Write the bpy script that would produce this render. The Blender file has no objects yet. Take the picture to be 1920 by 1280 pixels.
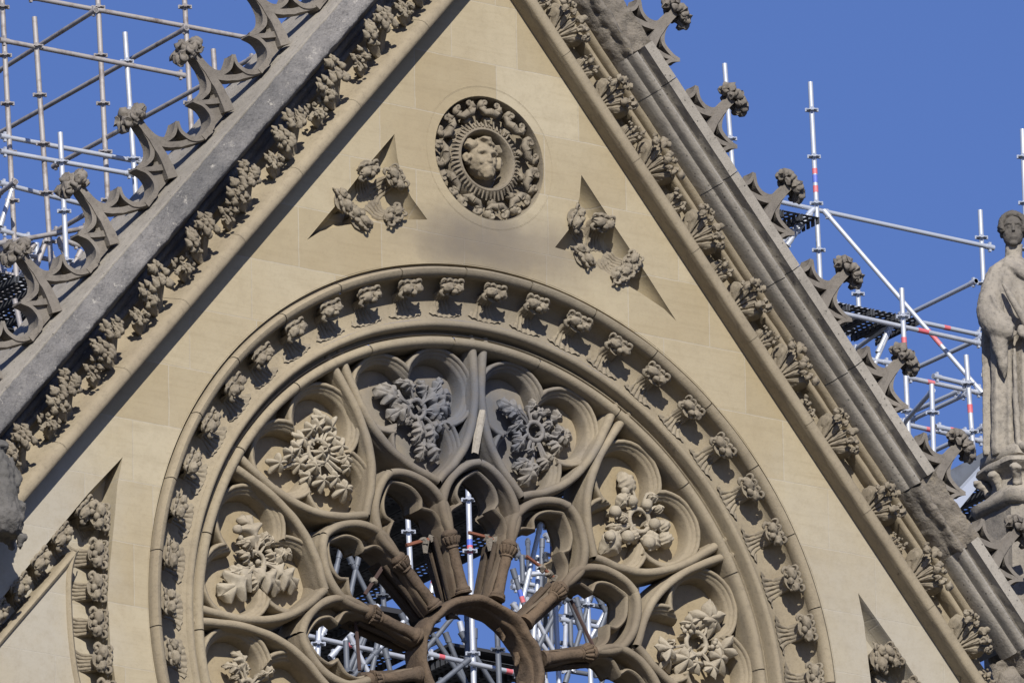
import bpy, bmesh, math, random
from mathutils import Vector, Matrix, noise
from mathutils.geometry import tessellate_polygon
sin, cos, pi, R = math.sin, math.cos, math.pi, math.radians
S = bpy.context.scene
COL = S.collection

# ------------------------------------------------------------------ camera, sky, sun, exposure
H = 42.6                                   # height of the rose window's centre above the ground
YAW, PIT, ROLL, DIST = 0.581757, 0.32547, -0.017629, 130.0
def W3(u, v, w): return Vector((u, -w, v + H))        # gable axes (right, up, out of the wall) -> world
def V3(x): return Vector((x[0], -x[2], x[1]))
cdir = Vector((-sin(YAW)*cos(PIT), -sin(PIT), cos(YAW)*cos(PIT)))
rg = Vector((0, 1, 0)).cross(cdir).normalized(); up = cdir.cross(rg)
r2 = cos(ROLL)*rg + sin(ROLL)*up; u2 = -sin(ROLL)*rg + cos(ROLL)*up
cam = bpy.data.cameras.new("camera"); co = bpy.data.objects.new("camera", cam); COL.objects.link(co)
cam.sensor_width = 36; cam.lens = 29131.4/1920*36; cam.clip_start = 1; cam.clip_end = 5000
pos = W3(0.194585 + cdir.x*DIST, 2.809154 + cdir.y*DIST, cdir.z*DIST)
a, b, c = V3(r2), V3(u2), V3(cdir)
co.matrix_world = Matrix(((a.x, b.x, c.x, pos.x), (a.y, b.y, c.y, pos.y), (a.z, b.z, c.z, pos.z), (0, 0, 0, 1)))
S.camera = co

SUN = Vector((-0.51, -1.0, 0.70)).normalized()        # towards the sun
el = math.asin(SUN.z); az = math.atan2(SUN.x, SUN.y)
wd = bpy.data.worlds.new("World"); S.world = wd; wd.use_nodes = True
nt = wd.node_tree; bg = nt.nodes["Background"]
sky = nt.nodes.new("ShaderNodeTexSky"); sky.sky_type = 'NISHITA'; sky.sun_disc = False
sky.sun_elevation = el; sky.sun_rotation = az % (2*pi)
sky.altitude = 100; sky.air_density = 1.0; sky.dust_density = 0.2; sky.ozone_density = 6.0
tint = nt.nodes.new("ShaderNodeMix"); tint.data_type = 'RGBA'; tint.blend_type = 'MULTIPLY'; tint.inputs[0].default_value = 1
tint.inputs[7].default_value = (.80, .765, 1.03, 1); nt.links.new(sky.outputs[0], tint.inputs[6])
nt.links.new(tint.outputs[2], bg.inputs[0]); bg.inputs[1].default_value = 0.085
ld = bpy.data.lights.new("sun", 'SUN'); ld.energy = 4.9; ld.angle = R(0.55); ld.color = (1.0, 0.94, 0.85)
lo = bpy.data.objects.new("sun", ld); COL.objects.link(lo)
lo.rotation_euler = SUN.to_track_quat('Z', 'Y').to_euler(); lo.location = (0, 0, 80)
S.view_settings.view_transform = 'Standard'; S.view_settings.look = 'None'
S.view_settings.exposure = 0.2; S.view_settings.gamma = 1

# ------------------------------------------------------------------ helpers: objects
def tag(o, label=None, cat=None, group=None, kind=None):
    for k, v in (('label', label), ('category', cat), ('group', group), ('kind', kind)):
        if v: o[k] = v
    return o
def empty(name, loc, label, cat, group=None, facade=True):
    o = bpy.data.objects.new(name, None); COL.objects.link(o); o.location = loc
    if facade: o.rotation_euler = (pi/2, 0, 0)
    return tag(o, label, cat, group)
def link(name, me, mat, parent=None, M=None, label=None):
    if mat and not me.materials: me.materials.append(mat)
    o = bpy.data.objects.new(name, me); COL.objects.link(o)
    if parent: o.parent = parent
    if M is not None: o.matrix_local = M
    if label: o['label'] = label
    return o
class MB:
    def __init__(s): s.v = []; s.f = []
    def add(s, vs, fs):
        n = len(s.v); s.v += [tuple(x) for x in vs]; s.f += [tuple(i+n for i in f) for f in fs]
    def grid(s, rows, closed_u=False, closed_v=False, caps=False):
        nr, nc = len(rows), len(rows[0]); vs = [p for r in rows for p in r]; fs = []
        for i in range(nr if closed_u else nr-1):
            for j in range(nc if closed_v else nc-1):
                a0 = i*nc+j; b0 = i*nc+(j+1) % nc; c0 = ((i+1) % nr)*nc+(j+1) % nc; d0 = ((i+1) % nr)*nc+j
                fs.append((a0, b0, c0, d0))
        if caps:
            fs.append(tuple(range(nc-1, -1, -1))); fs.append(tuple((nr-1)*nc+j for j in range(nc)))
        s.add(vs, fs)
    def mesh(s, name='m', angle=38, M=None, rough=0, rs=14):
        vs = s.v
        if M is not None: vs = [tuple(M @ Vector(p)) for p in vs]
        if rough:
            vs = [tuple(Vector(p) + rough*noise.noise_vector(Vector(p)*rs)) for p in vs]
        me = bpy.data.meshes.new(name); me.from_pydata(vs, [], s.f); me.update()
        bm = bmesh.new(); bm.from_mesh(me); bmesh.ops.recalc_face_normals(bm, faces=bm.faces); bm.to_mesh(me); bm.free()
        me.shade_smooth()
        if angle < 180: me.set_sharp_from_angle(angle=R(angle))
        return me
    def tube(s, pts, rad, n=8, flat=1.0, caps=True, upv=(0, 0, 1)):
        pts = [Vector(p) for p in pts]; m = len(pts)
        rad = [rad]*m if not hasattr(rad, '__len__') else rad
        rows = []; upv = Vector(upv)
        for i in range(m):
            t = (pts[min(i+1, m-1)] - pts[max(i-1, 0)]).normalized()
            sd = t.cross(upv)
            if sd.length < 1e-3: sd = t.cross(Vector((0, 1, 0.1)))
            sd.normalize(); nn = sd.cross(t)
            rows.append([tuple(pts[i] + rad[i]*(cos(2*pi*k/n)*sd + flat*sin(2*pi*k/n)*nn)) for k in range(n)])
        s.grid(rows, closed_v=True, caps=caps)
    def sweep(s, path, prof, closed=False, maxm=2.2):
        m = len(path); rows = []
        for i in range(m):
            p = path[i]
            a0 = path[(i-1) % m] if (closed or i > 0) else None
            b0 = path[(i+1) % m] if (closed or i < m-1) else None
            ns = []
            for q0, q1 in ((a0, p), (p, b0)):
                if q0 is None or q1 is None: continue
                dx, dy = q1[0]-q0[0], q1[1]-q0[1]; l = math.hypot(dx, dy) or 1e-9
                ns.append((-dy/l, dx/l))
            nx = sum(q[0] for q in ns); ny = sum(q[1] for q in ns); l = math.hypot(nx, ny) or 1e-9
            nx /= l; ny /= l; mm = min(maxm, 1/max(.2, nx*ns[0][0]+ny*ns[0][1]))
            rows.append([(p[0]+nx*o*mm, p[1]+ny*o*mm, w) for o, w in prof])
        s.grid(rows, closed_u=closed)
    def ring(s, cx, cy, prof, a0=0, a1=360, n=96):
        cl = abs(a1-a0-360) < 1e-6; rows = []
        for i in range(n if cl else n+1):
            t = R(a0+(a1-a0)*i/n); rows.append([(cx+r*sin(t), cy+r*cos(t), w) for r, w in prof])
        s.grid(rows, closed_u=cl)
    def segring(s, prof, a0, a1, step, gap=.16, ph=0):
        a = a0+ph
        while a < a1:
            b = min(a+step, a1); s.ring(0, 0, prof, a+gap/2, b-gap/2, max(4, int(step/1.4))); a = b
        m_ = sum(q[0] for q in prof)/len(prof); s.ring(0, 0, [(r+(m_-r)*.12, w-.014) for r, w in prof], a0, a1, 150)
    def blob(s, c, r, sub=2, amp=0.0, fr=8.0, seed=0):
        bm = bmesh.new(); bmesh.ops.create_icosphere(bm, subdivisions=sub, radius=1)
        r = (r, r, r) if not hasattr(r, '__len__') else r; vs = []
        for v in bm.verts:
            q = v.co.copy(); k = 1 + amp*noise.noise(q*fr*.3 + Vector((seed*3.1, c[0]*9, c[1]*9)))
            vs.append((c[0]+q.x*r[0]*k, c[1]+q.y*r[1]*k, c[2]+q.z*r[2]*k))
        s.add(vs, [tuple(v.index for v in f.verts) for f in bm.faces]); bm.free()
    def box(s, c, d, M=None):
        vs = [Vector((c[0]+sx*d[0]/2, c[1]+sy*d[1]/2, c[2]+sz*d[2]/2)) for sx in (-1, 1) for sy in (-1, 1) for sz in (-1, 1)]
        if M is not None: vs = [M @ q for q in vs]
        s.add(vs, [(0, 1, 3, 2), (4, 6, 7, 5), (0, 4, 5, 1), (2, 3, 7, 6), (0, 2, 6, 4), (1, 5, 7, 3)])
    def poly(s, outs, w0, w1):
        """extruded polygon with holes; outs = [outer, hole, ...] of 2D points"""
        vl = [[Vector((p[0], p[1], 0)) for p in o] for o in outs]; tris = tessellate_polygon(vl)
        flat = [q for o in vl for q in o]; n = len(flat)
        s.add([(q.x, q.y, w0) for q in flat], tris)
        s.add([(q.x, q.y, w1) for q in flat], tris)
        for o in outs:
            m = len(o); s.add([(q[0], q[1], w0) for q in o]+[(q[0], q[1], w1) for q in o],
                              [(i, (i+1) % m, m+(i+1) % m, m+i) for i in range(m)])
def remesh(mb, vox, smooth=2, bump=0, bf=20, name='m', angle=180):
    me = mb.mesh(name, 180); o = bpy.data.objects.new('tmp', me); COL.objects.link(o)
    m = o.modifiers.new('r', 'REMESH'); m.mode = 'VOXEL'; m.voxel_size = vox; m.use_smooth_shade = True
    if smooth: k = o.modifiers.new('s', 'SMOOTH'); k.iterations = smooth; k.factor = .5
    dg = bpy.context.evaluated_depsgraph_get(); out = bpy.data.meshes.new_from_object(o.evaluated_get(dg))
    bpy.data.objects.remove(o); bpy.data.meshes.remove(me); out.name = name
    if bump:
        ns = [v.normal.copy() for v in out.vertices]
        for v, nn in zip(out.vertices, ns):
            v.co += nn*bump*(noise.noise(v.co*bf)+.5*noise.noise(v.co*bf*2.3))
    out.materials.clear(); out.shade_smooth()
    return out
def cr(pts, n=6, closed=False):
    """Catmull-Rom through points of any dimension"""
    P = [Vector(q if len(q) == 3 else (q[0], q[1], 0)) for q in pts]; m = len(P); out = []
    rng = range(m if closed else m-1)
    for i in rng:
        p0 = P[(i-1) % m] if closed or i > 0 else P[0]*2-P[1]
        p1 = P[i]; p2 = P[(i+1) % m]
        p3 = P[(i+2) % m] if closed or i < m-2 else P[-1]*2-P[-2]
        for k in range(n):
            t = k/n; out.append(.5*((2*p1)+(p2-p0)*t+(2*p0-5*p1+4*p2-p3)*t*t+(3*p1-p0-3*p2+p3)*t**3))
    if not closed: out.append(P[-1].copy())
    return [tuple(q) for q in out]

# ------------------------------------------------------------------ materials
def nodes(name):
    m = bpy.data.materials.new(name); m.use_nodes = True; n = m.node_tree
    return m, n, n.nodes["Principled BSDF"]
def N(n, t, **k):
    x = n.nodes.new(t)
    for a_, v_ in k.items():
        if a_.startswith('i_'): x.inputs[int(a_[2:])].default_value = v_
        else: setattr(x, a_, v_)
    return x
def mixc(n, fac, c1, c2, blend='MIX'):
    x = n.nodes.new("ShaderNodeMix"); x.data_type = 'RGBA'; x.blend_type = blend
    for s_, v_ in ((x.inputs[0], fac), (x.inputs[6], c1), (x.inputs[7], c2)):
        if isinstance(v_, (int, float)): s_.default_value = v_
        elif isinstance(v_, tuple): s_.default_value = (*v_, 1)
        else: n.links.new(v_, s_)
    return x.outputs[2]
def ramp(n, src, a0, a1, lo_=0.0, hi_=1.0):
    x = n.nodes.new("ShaderNodeMapRange"); n.links.new(src, x.inputs[0])
    for i, v_ in enumerate((a0, a1, lo_, hi_)): x.inputs[i+1].default_value = v_
    return x.outputs[0]
def noi(n, vec, scale, det=4, rough=.6):
    x = N(n, "ShaderNodeTexNoise"); x.inputs['Scale'].default_value = scale; x.inputs['Detail'].default_value = det
    x.inputs['Roughness'].default_value = rough; n.links.new(vec, x.inputs['Vector']); return x.outputs['Fac']
def stone(name, c1, c2, dark, mott=.5, bump=.25, fine=70, stains=(), pits=0.0, bricks=None, lich=None, rough=.9, dirt=.5):
    A = .70; sc3 = lambda q: tuple(x*A for x in q); c1, c2, dark = sc3(c1), sc3(c2), sc3(dark)
    if bricks: bricks = (*bricks[:3], sc3(bricks[3]))
    stains = [(*q[:6], sc3(q[6]), q[7]) for q in stains]
    if lich: lich = (sc3(lich[0]), *lich[1:])
    m, n, p = nodes(name); geo = N(n, "ShaderNodeNewGeometry"); P = geo.outputs['Position']
    c = mixc(n, ramp(n, noi(n, P, .9, 3), .38, .62), c1, c2)
    if bricks:
        sx = N(n, "ShaderNodeSeparateXYZ"); n.links.new(P, sx.inputs[0])
        cb = N(n, "ShaderNodeCombineXYZ")
        ad = N(n, "ShaderNodeMath", operation='ADD'); n.links.new(sx.outputs[0], ad.inputs[0]); ad.inputs[1].default_value = 50-.07
        a2 = N(n, "ShaderNodeMath", operation='ADD'); n.links.new(sx.outputs[2], a2.inputs[0]); a2.inputs[1].default_value = bricks[2]
        n.links.new(ad.outputs[0], cb.inputs[0]); n.links.new(a2.outputs[0], cb.inputs[1])
        # a little waviness so that the joints are not ruled lines
        nx = N(n, "ShaderNodeTexNoise"); nx.inputs['Scale'].default_value = 5; n.links.new(P, nx.inputs['Vector'])
        vm = N(n, "ShaderNodeVectorMath", operation='MULTIPLY_ADD'); n.links.new(nx.outputs['Color'], vm.inputs[0])
        vm.inputs[1].default_value = (.012, .012, 0); n.links.new(cb.outputs[0], vm.inputs[2])
        br = N(n, "ShaderNodeTexBrick"); n.links.new(vm.outputs[0], br.inputs['Vector'])
        br.inputs['Scale'].default_value = 1; br.inputs['Brick Width'].default_value = bricks[0]; br.inputs['Row Height'].default_value = bricks[1]
        br.inputs['Mortar Size'].default_value = .0055; br.inputs['Mortar Smooth'].default_value = .3; br.offset = .43; br.squash = .8; br.squash_frequency = 3
        br.inputs['Color1'].default_value = (*c1, 1); br.inputs['Color2'].default_value = (*bricks[3], 1); br.inputs['Mortar'].default_value = (.37, .34, .28, 1)
        c = mixc(n, .55, c, br.outputs['Color'])
        st = N(n, "ShaderNodeMapping"); st.inputs['Scale'].default_value = (.6, 1, 9); n.links.new(P, st.inputs['Vector'])
        c = mixc(n, ramp(n, noi(n, st.outputs[0], 2.2, 5, .7), .5, .72, 0, .22), c, (.19, .15, .085))
    for (u, v, w, ru, rv, rw, colr, amt) in stains:
        sub = N(n, "ShaderNodeVectorMath", operation='SUBTRACT'); n.links.new(P, sub.inputs[0]); sub.inputs[1].default_value = (u, -w, v+H)
        dv = N(n, "ShaderNodeVectorMath", operation='DIVIDE'); n.links.new(sub.outputs[0], dv.inputs[0]); dv.inputs[1].default_value = (ru, rw, rv)
        ln = N(n, "ShaderNodeVectorMath", operation='LENGTH'); n.links.new(dv.outputs[0], ln.inputs[0])
        ad = N(n, "ShaderNodeMath", operation='ADD'); n.links.new(ln.outputs['Value'], ad.inputs[0])
        n.links.new(ramp(n, noi(n, P, 2.2, 5), .3, .7, -.2, .2), ad.inputs[1])
        c = mixc(n, ramp(n, ad.outputs[0], .3, 1.05, amt, 0), c, colr)
    c = mixc(n, ramp(n, noi(n, P, 7, 6, .7), .45, .75, 0, mott), c, dark)
    if dirt: c = mixc(n, ramp(n, noi(n, P, 28, 5, .75), .52, .78, 0, dirt), c, tuple(x*.55 for x in dark))
    if lich: c = mixc(n, ramp(n, noi(n, P, 11, 6, .8), lich[1], lich[1]+.12, 0, lich[2]), c, lich[0])
    if pits:
        vo = N(n, "ShaderNodeTexVoronoi"); vo.inputs['Scale'].default_value = 17; n.links.new(P, vo.inputs['Vector'])
        c = mixc(n, ramp(n, vo.outputs['Distance'], .07, .17, pits, 0), c, (.035, .033, .03))
    n.links.new(c, p.inputs['Base Color']); p.inputs['Roughness'].default_value = rough; p.inputs['Specular IOR Level'].default_value = .25
    hs = N(n, "ShaderNodeMath", operation='ADD'); n.links.new(noi(n, P, fine, 6, .7), hs.inputs[0])
    n.links.new(noi(n, P, fine*.25, 4, .6), hs.inputs[1])
    b1 = N(n, "ShaderNodeBump"); b1.inputs['Strength'].default_value = bump; b1.inputs['Distance'].default_value = .012
    n.links.new(hs.outputs[0], b1.inputs['Height']); last = b1
    if bricks:
        b2 = N(n, "ShaderNodeBump", invert=True); b2.inputs['Strength'].default_value = .35; b2.inputs['Distance'].default_value = .006
        n.links.new(br.outputs['Fac'], b2.inputs['Height']); n.links.new(b1.outputs[0], b2.inputs['Normal']); last = b2
    n.links.new(last.outputs[0], p.inputs['Normal'])
    return m
GREY = (.155, .155, .16); BRN = (.17, .125, .085)
soot = [(-.03, 2.15, -.3, 1.25, .95, 1.4, (.162, .170, .19), .97)]
brown = [(0.0, .30, -.3, 1.95, 1.75, 1.6, (.15, .122, .095), .9), (0.0, .1, -.3, 1.35, 1.35, 1.4, (.16, .108, .066), .8)]
M_wall = stone('ashlar', (.57, .50, .355), (.50, .42, .28), (.33, .27, .175), .3, .16, 60, dirt=.12,
               stains=[(-.12, 3.62, 0, .62, .36, 1, (.15, .135, .12), .7), (.25, 3.66, 0, 1.3, .38, 1, (.25, .215, .17), .65), (-4.6, .2, 0, 1.0, 3.0, 1, (.52, .49, .42), .75), (4.6, .4, 0, 2.4, 2.4, 1, (.52, .49, .42), .7)],
               bricks=(.82, .535, 50*.535+.104-H-.0, (.40, .32, .185)))
M_mould = stone('moulding_stone', (.43, .365, .255), (.38, .32, .225), (.25, .21, .15), .45, .28, 80, dirt=.35,
                stains=[(.1, 3.0, 0, 1.5, .8, 1.4, (.25, .225, .185), .6)])
M_trac = stone('tracery_stone', (.42, .355, .25), (.37, .31, .215), (.24, .20, .145), .45, .3, 80, stains=soot+brown, dirt=.35)
M_plate = stone('panel_stone', (.46, .385, .265), (.42, .34, .21), (.25, .20, .14), .4, .2, 60, stains=soot, dirt=.3)
M_hub = stone('burnt_stone', (.20, .142, .092), (.15, .112, .08), (.07, .054, .04), .6, .5, 60, dirt=.6, lich=((.30, .23, .14), .62, .5))
M_jamb = stone('shaded_jamb_stone', (.125, .092, .064), (.09, .07, .052), (.05, .042, .034), .5, .4, 60, dirt=.5)  # jamb stone coloured darker, carrying the shade behind the colonnettes
M_leaf = stone('carved_stone', (.52, .46, .35), (.46, .40, .30), (.25, .21, .155), .45, .3, 90, stains=[(-.03, 2.15, -.3, 1.3, 1.0, 1.4, (.185, .197, .228), .97)], dirt=.35)
M_frieze = stone('frieze_stone', (.38, .33, .245), (.31, .265, .195), (.17, .145, .115), .6, .35, 90, dirt=.6)
M_copL = stone('weathered_coping', (.34, .325, .31), (.21, .205, .20), (.12, .12, .125), .6, .9, 45, dirt=.6, lich=((.85, .80, .70), .60, .75))
M_copR = stone('grey_coping', (.47, .435, .375), (.38, .35, .30), (.2, .185, .16), .5, .4, 60, dirt=.4, pits=.85)
M_dark = stone('crusted_stone', (.12, .115, .112), (.085, .083, .085), (.05, .05, .052), .5, .8, 40, dirt=.5)
M_crock = stone('crocket_stone', (.30, .27, .23), (.235, .212, .182), (.12, .105, .09), .5, .35, 70, dirt=.4)
M_broken = stone('broken_stone', (.33, .29, .235), (.25, .225, .19), (.12, .11, .095), .7, 1.0, 30, dirt=.6, lich=((.5, .42, .28), .58, .6))
M_statue = stone('statue_stone', (.47, .425, .35), (.37, .335, .285), (.17, .16, .15), .7, .4, 60, dirt=.6)
M_head = stone('head_stone', (.17, .155, .135), (.13, .12, .11), (.08, .075, .07), .5, .4, 60, dirt=.5)

def metal(name, c, rough=.4, met=.6, spot=(.25, .2, .17), amt=.5):
    m, n, p = nodes(name); geo = N(n, "ShaderNodeNewGeometry"); P = geo.outputs['Position']
    cc = mixc(n, ramp(n, noi(n, P, 5, 5, .7), .5, .7, 0, amt), c, spot)
    n.links.new(cc, p.inputs['Base Color']); p.inputs['Metallic'].default_value = met; p.inputs['Roughness'].default_value = rough
    b1 = N(n, "ShaderNodeBump"); b1.inputs['Strength'].default_value = .15; b1.inputs['Distance'].default_value = .004
    n.links.new(noi(n, P, 60, 3), b1.inputs['Height']); n.links.new(b1.outputs[0], p.inputs['Normal'])
    return m
M_galv = metal('galvanised_steel', (.50, .53, .58), .45, .35, (.30, .31, .34), .5)
M_galvw = metal('pale_galvanised_steel', (.46, .50, .57), .45, .3, (.42, .45, .5), .4)
M_old = metal('dirty_galvanised_steel', (.36, .34, .33), .6, .25, (.12, .085, .07), .75)
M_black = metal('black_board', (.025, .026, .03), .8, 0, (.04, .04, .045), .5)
M_dkst = metal('dark_steel', (.13, .145, .17), .6, .3, (.05, .05, .06), .5)
M_rust = metal('rusty_iron', (.22, .085, .05), .8, .3, (.10, .045, .035), .7)
M_red = metal('red_marking', (.58, .13, .15), .5, 0, (.6, .35, .35), .6)
M_blue = metal('blue_marking', (.09, .15, .55), .5, 0, (.2, .25, .6), .3)
def deckmat(name, c, hole=.26):
    m, n, p = nodes(name); tc = N(n, "ShaderNodeTexCoord"); sx = N(n, "ShaderNodeSeparateXYZ"); n.links.new(tc.outputs['Object'], sx.inputs[0])
    def tri(o, per):
        a_ = N(n, "ShaderNodeMath", operation='DIVIDE'); n.links.new(o, a_.inputs[0]); a_.inputs[1].default_value = per
        f_ = N(n, "ShaderNodeMath", operation='FRACT'); n.links.new(a_.outputs[0], f_.inputs[0])
        g_ = N(n, "ShaderNodeMath", operation='SUBTRACT'); n.links.new(f_.outputs[0], g_.inputs[0]); g_.inputs[1].default_value = .5
        h_ = N(n, "ShaderNodeMath", operation='POWER'); n.links.new(g_.outputs[0], h_.inputs[0]); h_.inputs[1].default_value = 2; return h_.outputs[0]
    ad = N(n, "ShaderNodeMath", operation='ADD'); n.links.new(tri(sx.outputs[0], .075), ad.inputs[0]); n.links.new(tri(sx.outputs[2], .085), ad.inputs[1])
    lt = N(n, "ShaderNodeMath", operation='LESS_THAN'); n.links.new(ad.outputs[0], lt.inputs[0]); lt.inputs[1].default_value = hole*hole
    tr = N(n, "ShaderNodeBsdfTransparent"); mx = N(n, "ShaderNodeMixShader"); n.links.new(lt.outputs[0], mx.inputs[0])
    n.links.new(p.outputs[0], mx.inputs[1]); n.links.new(tr.outputs[0], mx.inputs[2])
    n.links.new(mx.outputs[0], n.nodes["Material Output"].inputs[0])
    p.inputs['Base Color'].default_value = (*c, 1); p.inputs['Roughness'].default_value = .7
    return m
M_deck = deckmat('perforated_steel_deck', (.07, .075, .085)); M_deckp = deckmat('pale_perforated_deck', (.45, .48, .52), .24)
m, n, p = nodes('paving'); geo = N(n, "ShaderNodeNewGeometry")
n.links.new(mixc(n, noi(n, geo.outputs['Position'], .3), (.045, .045, .042), (.07, .068, .06)), p.inputs['Base Color']); p.inputs['Roughness'].default_value = .9; M_ground = m

# ------------------------------------------------------------------ ground
mb = MB(); mb.add([(-2500, -2500, 0), (2500, -2500, 0), (2500, 2500, 0), (-2500, 2500, 0)], [(0, 1, 2, 3)])
tag(link('ground', mb.mesh(), M_ground), kind='structure')

# measured outlines, in metres from the rose centre (right, up) and out of the wall
WREATH = {-15: ('oak', [(-0.682, 2.227, -0.949, 2.311, 0.6), (-0.696, 2.249, -0.886, 2.364, 0.5), (-0.598, 2.302, -0.61, 2.453, 0.8), (-0.612, 2.324, -0.762, 2.397, 0.5), (-0.46, 2.313, -0.492, 2.467, 0.6), (-0.447, 2.279, -0.183, 2.372, 0.6), (-0.419, 2.32, -0.27, 2.517, 0.4), (-0.421, 2.197, -0.192, 2.26, 0.7), (-0.408, 2.175, -0.257, 2.115, 0.5), (-0.614, 2.202, -0.815, 2.077, 0.7), (-0.641, 2.246, -0.699, 2.029, 0.5), (-0.547, 2.079, -0.565, 1.874, 0.65), (-0.423, 2.087, -0.399, 1.877, 0.6), (-0.409, 2.089, -0.265, 2.04, 0.6), (-0.481, 1.919, -0.505, 1.744, 0.6), (-0.426, 1.928, -0.353, 1.751, 0.6), (-0.658, 2.06, -0.603, 2.045, 0.8)], (-0.545, 2.189)), 15: ('oak', [(0.508, 2.304, 0.288, 2.414, 0.6), (0.494, 2.277, 0.315, 2.345, 0.5), (0.565, 2.35, 0.63, 2.478, 0.6), (0.592, 2.33, 0.761, 2.395, 0.6), (0.522, 2.306, 0.408, 2.158, 0.5), (0.787, 2.301, 0.893, 2.405, 0.8), (0.801, 2.328, 0.757, 2.216, 0.8), (0.69, 2.334, 0.775, 2.397, 0.6), (0.826, 2.172, 1.029, 2.243, 0.7), (0.825, 2.16, 0.87, 2.29, 0.6), (0.811, 2.158, 0.85, 1.992, 0.7), (0.853, 2.165, 0.978, 2.124, 0.6), (0.492, 2.178, 0.52, 2.208, 0.9), (0.519, 2.121, 0.426, 1.983, 0.7), (0.492, 2.178, 0.448, 2.048, 0.7), (0.558, 2.03, 0.571, 1.958, 0.8), (0.598, 1.926, 0.437, 1.851, 0.6), (0.598, 1.926, 0.51, 1.704, 0.7), (0.598, 1.914, 0.63, 1.784, 0.6), (0.696, 1.979, 0.736, 1.857, 0.8), (0.724, 1.984, 0.8, 1.947, 0.7), (0.714, 2.154, 0.798, 2.18, 0.8)], (0.631, 2.189)), -45: ('ivy', [(-1.872, 1.455, -1.994, 1.493, 1.1), (-1.789, 1.527, -1.887, 1.584, 1.0), (-1.692, 1.456, -1.756, 1.561, 1.1), (-1.707, 1.584, -1.796, 1.664, 1.0), (-1.64, 1.697, -1.77, 1.748, 1.0), (-1.606, 1.761, -1.654, 1.855, 1.1), (-1.532, 1.803, -1.571, 1.913, 1.0), (-1.474, 1.856, -1.529, 2.022, 0.7), (-1.458, 1.8, -1.382, 1.944, 1.0), (-1.41, 1.735, -1.359, 1.861, 1.0), (-1.362, 1.656, -1.294, 1.784, 0.9), (-1.611, 1.44, -1.686, 1.369, 1.0), (-1.512, 1.456, -1.498, 1.327, 1.0), (-1.381, 1.478, -1.415, 1.37, 1.0), (-1.315, 1.518, -1.232, 1.561, 0.9), (-1.33, 1.603, -1.247, 1.66, 0.9), (-1.316, 1.43, -1.22, 1.315, 0.7), (-1.349, 1.41, -1.294, 1.266, 0.7), (-1.492, 1.693, -1.444, 1.671, 0.9), (-1.542, 1.655, -1.494, 1.605, 0.9), (-1.577, 1.533, -1.627, 1.452, 1.0)], (-1.526, 1.658)), -75: ('oak', [(-2.15, 0.713, -2.256, 0.997, 0.75), (-2.136, 0.739, -2.004, 0.864, 0.5), (-2.071, 0.738, -1.966, 0.824, 0.7), (-1.929, 0.68, -1.817, 0.709, 0.9), (-1.956, 0.594, -1.862, 0.783, 0.5), (-1.969, 0.604, -2.032, 0.732, 0.6), (-2.008, 0.574, -1.724, 0.435, 0.7), (-2.191, 0.51, -1.894, 0.384, 0.7), (-2.204, 0.508, -2.474, 0.257, 0.75), (-2.243, 0.525, -2.465, 0.431, 0.5), (-2.23, 0.55, -2.332, 0.661, 0.6), (-2.215, 0.668, -2.344, 0.728, 0.5), (-2.267, 0.66, -2.189, 0.695, 0.6), (-2.179, 0.477, -2.142, 0.333, 0.6)], (-2.151, 0.597)), 45: ('fig', [(1.621, 1.801, 1.518, 1.996, 0.8), (1.549, 1.773, 1.457, 1.648, 0.8), (1.835, 1.725, 1.915, 1.691, 0.9), (1.868, 1.605, 1.973, 1.512, 0.9), (1.902, 1.516, 1.988, 1.389, 0.9), (1.47, 1.446, 1.322, 1.234, 0.8), (1.507, 1.499, 1.363, 1.476, 0.6), (1.578, 1.479, 1.647, 1.365, 0.8), (1.794, 1.514, 1.754, 1.319, 0.9), (1.474, 1.619, 1.366, 1.586, 0.7), (1.729, 1.803, 1.872, 1.795, 0.7), (1.437, 1.582, 1.544, 1.536, 0.6)], (1.67, 1.573)), 75: ('vine', [(2.313, 0.687, 2.319, 0.939, 1.25), (2.295, 0.7, 2.506, 0.874, 0.9), (2.364, 0.569, 2.578, 0.525, 1.0), (2.363, 0.553, 2.502, 0.356, 0.8), (2.306, 0.435, 2.338, 0.267, 0.9), (2.11, 0.482, 2.016, 0.279, 0.7), (2.079, 0.697, 2.207, 0.764, 0.7), (1.984, 0.447, 1.769, 0.46, 1.0), (1.966, 0.444, 1.855, 0.301, 0.9), (1.985, 0.509, 1.933, 0.564, 0.8), (2.127, 0.438, 2.195, 0.292, 0.8)], (2.22, 0.578)), -105: ('oak', [(-2.294, -0.383, -2.376, -0.212, 0.6), (-2.307, -0.397, -2.462, -0.341, 0.6), (-2.255, -0.412, -2.241, -0.294, 0.6), (-2.113, -0.412, -1.994, -0.302, 0.6), (-2.178, -0.423, -2.099, -0.353, 0.5), (-2.36, -0.463, -2.424, -0.461, 0.7)], (-2.244, -0.525))}
KNOBS = {-75: [(-2.348, 0.832, 0.05), (-2.317, 0.762, 0.03), (-2.15, 0.581, 0.03)], 45: [(1.58, 1.722, 0.062), (1.727, 1.714, 0.06), (1.407, 1.599, 0.065), (1.8, 1.553, 0.062), (1.528, 1.399, 0.07), (1.348, 1.37, 0.06), (1.737, 1.378, 0.07), (1.51, 1.797, 0.045)], 75: [(2.111, 0.701, 0.026), (2.146, 0.659, 0.026), (2.083, 0.657, 0.026), (2.387, 0.596, 0.026), (2.413, 0.568, 0.026), (2.359, 0.56, 0.026), (2.397, 0.621, 0.026), (2.114, 0.435, 0.026), (2.15, 0.456, 0.026), (2.104, 0.402, 0.026), (2.158, 0.411, 0.026)]}
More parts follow.
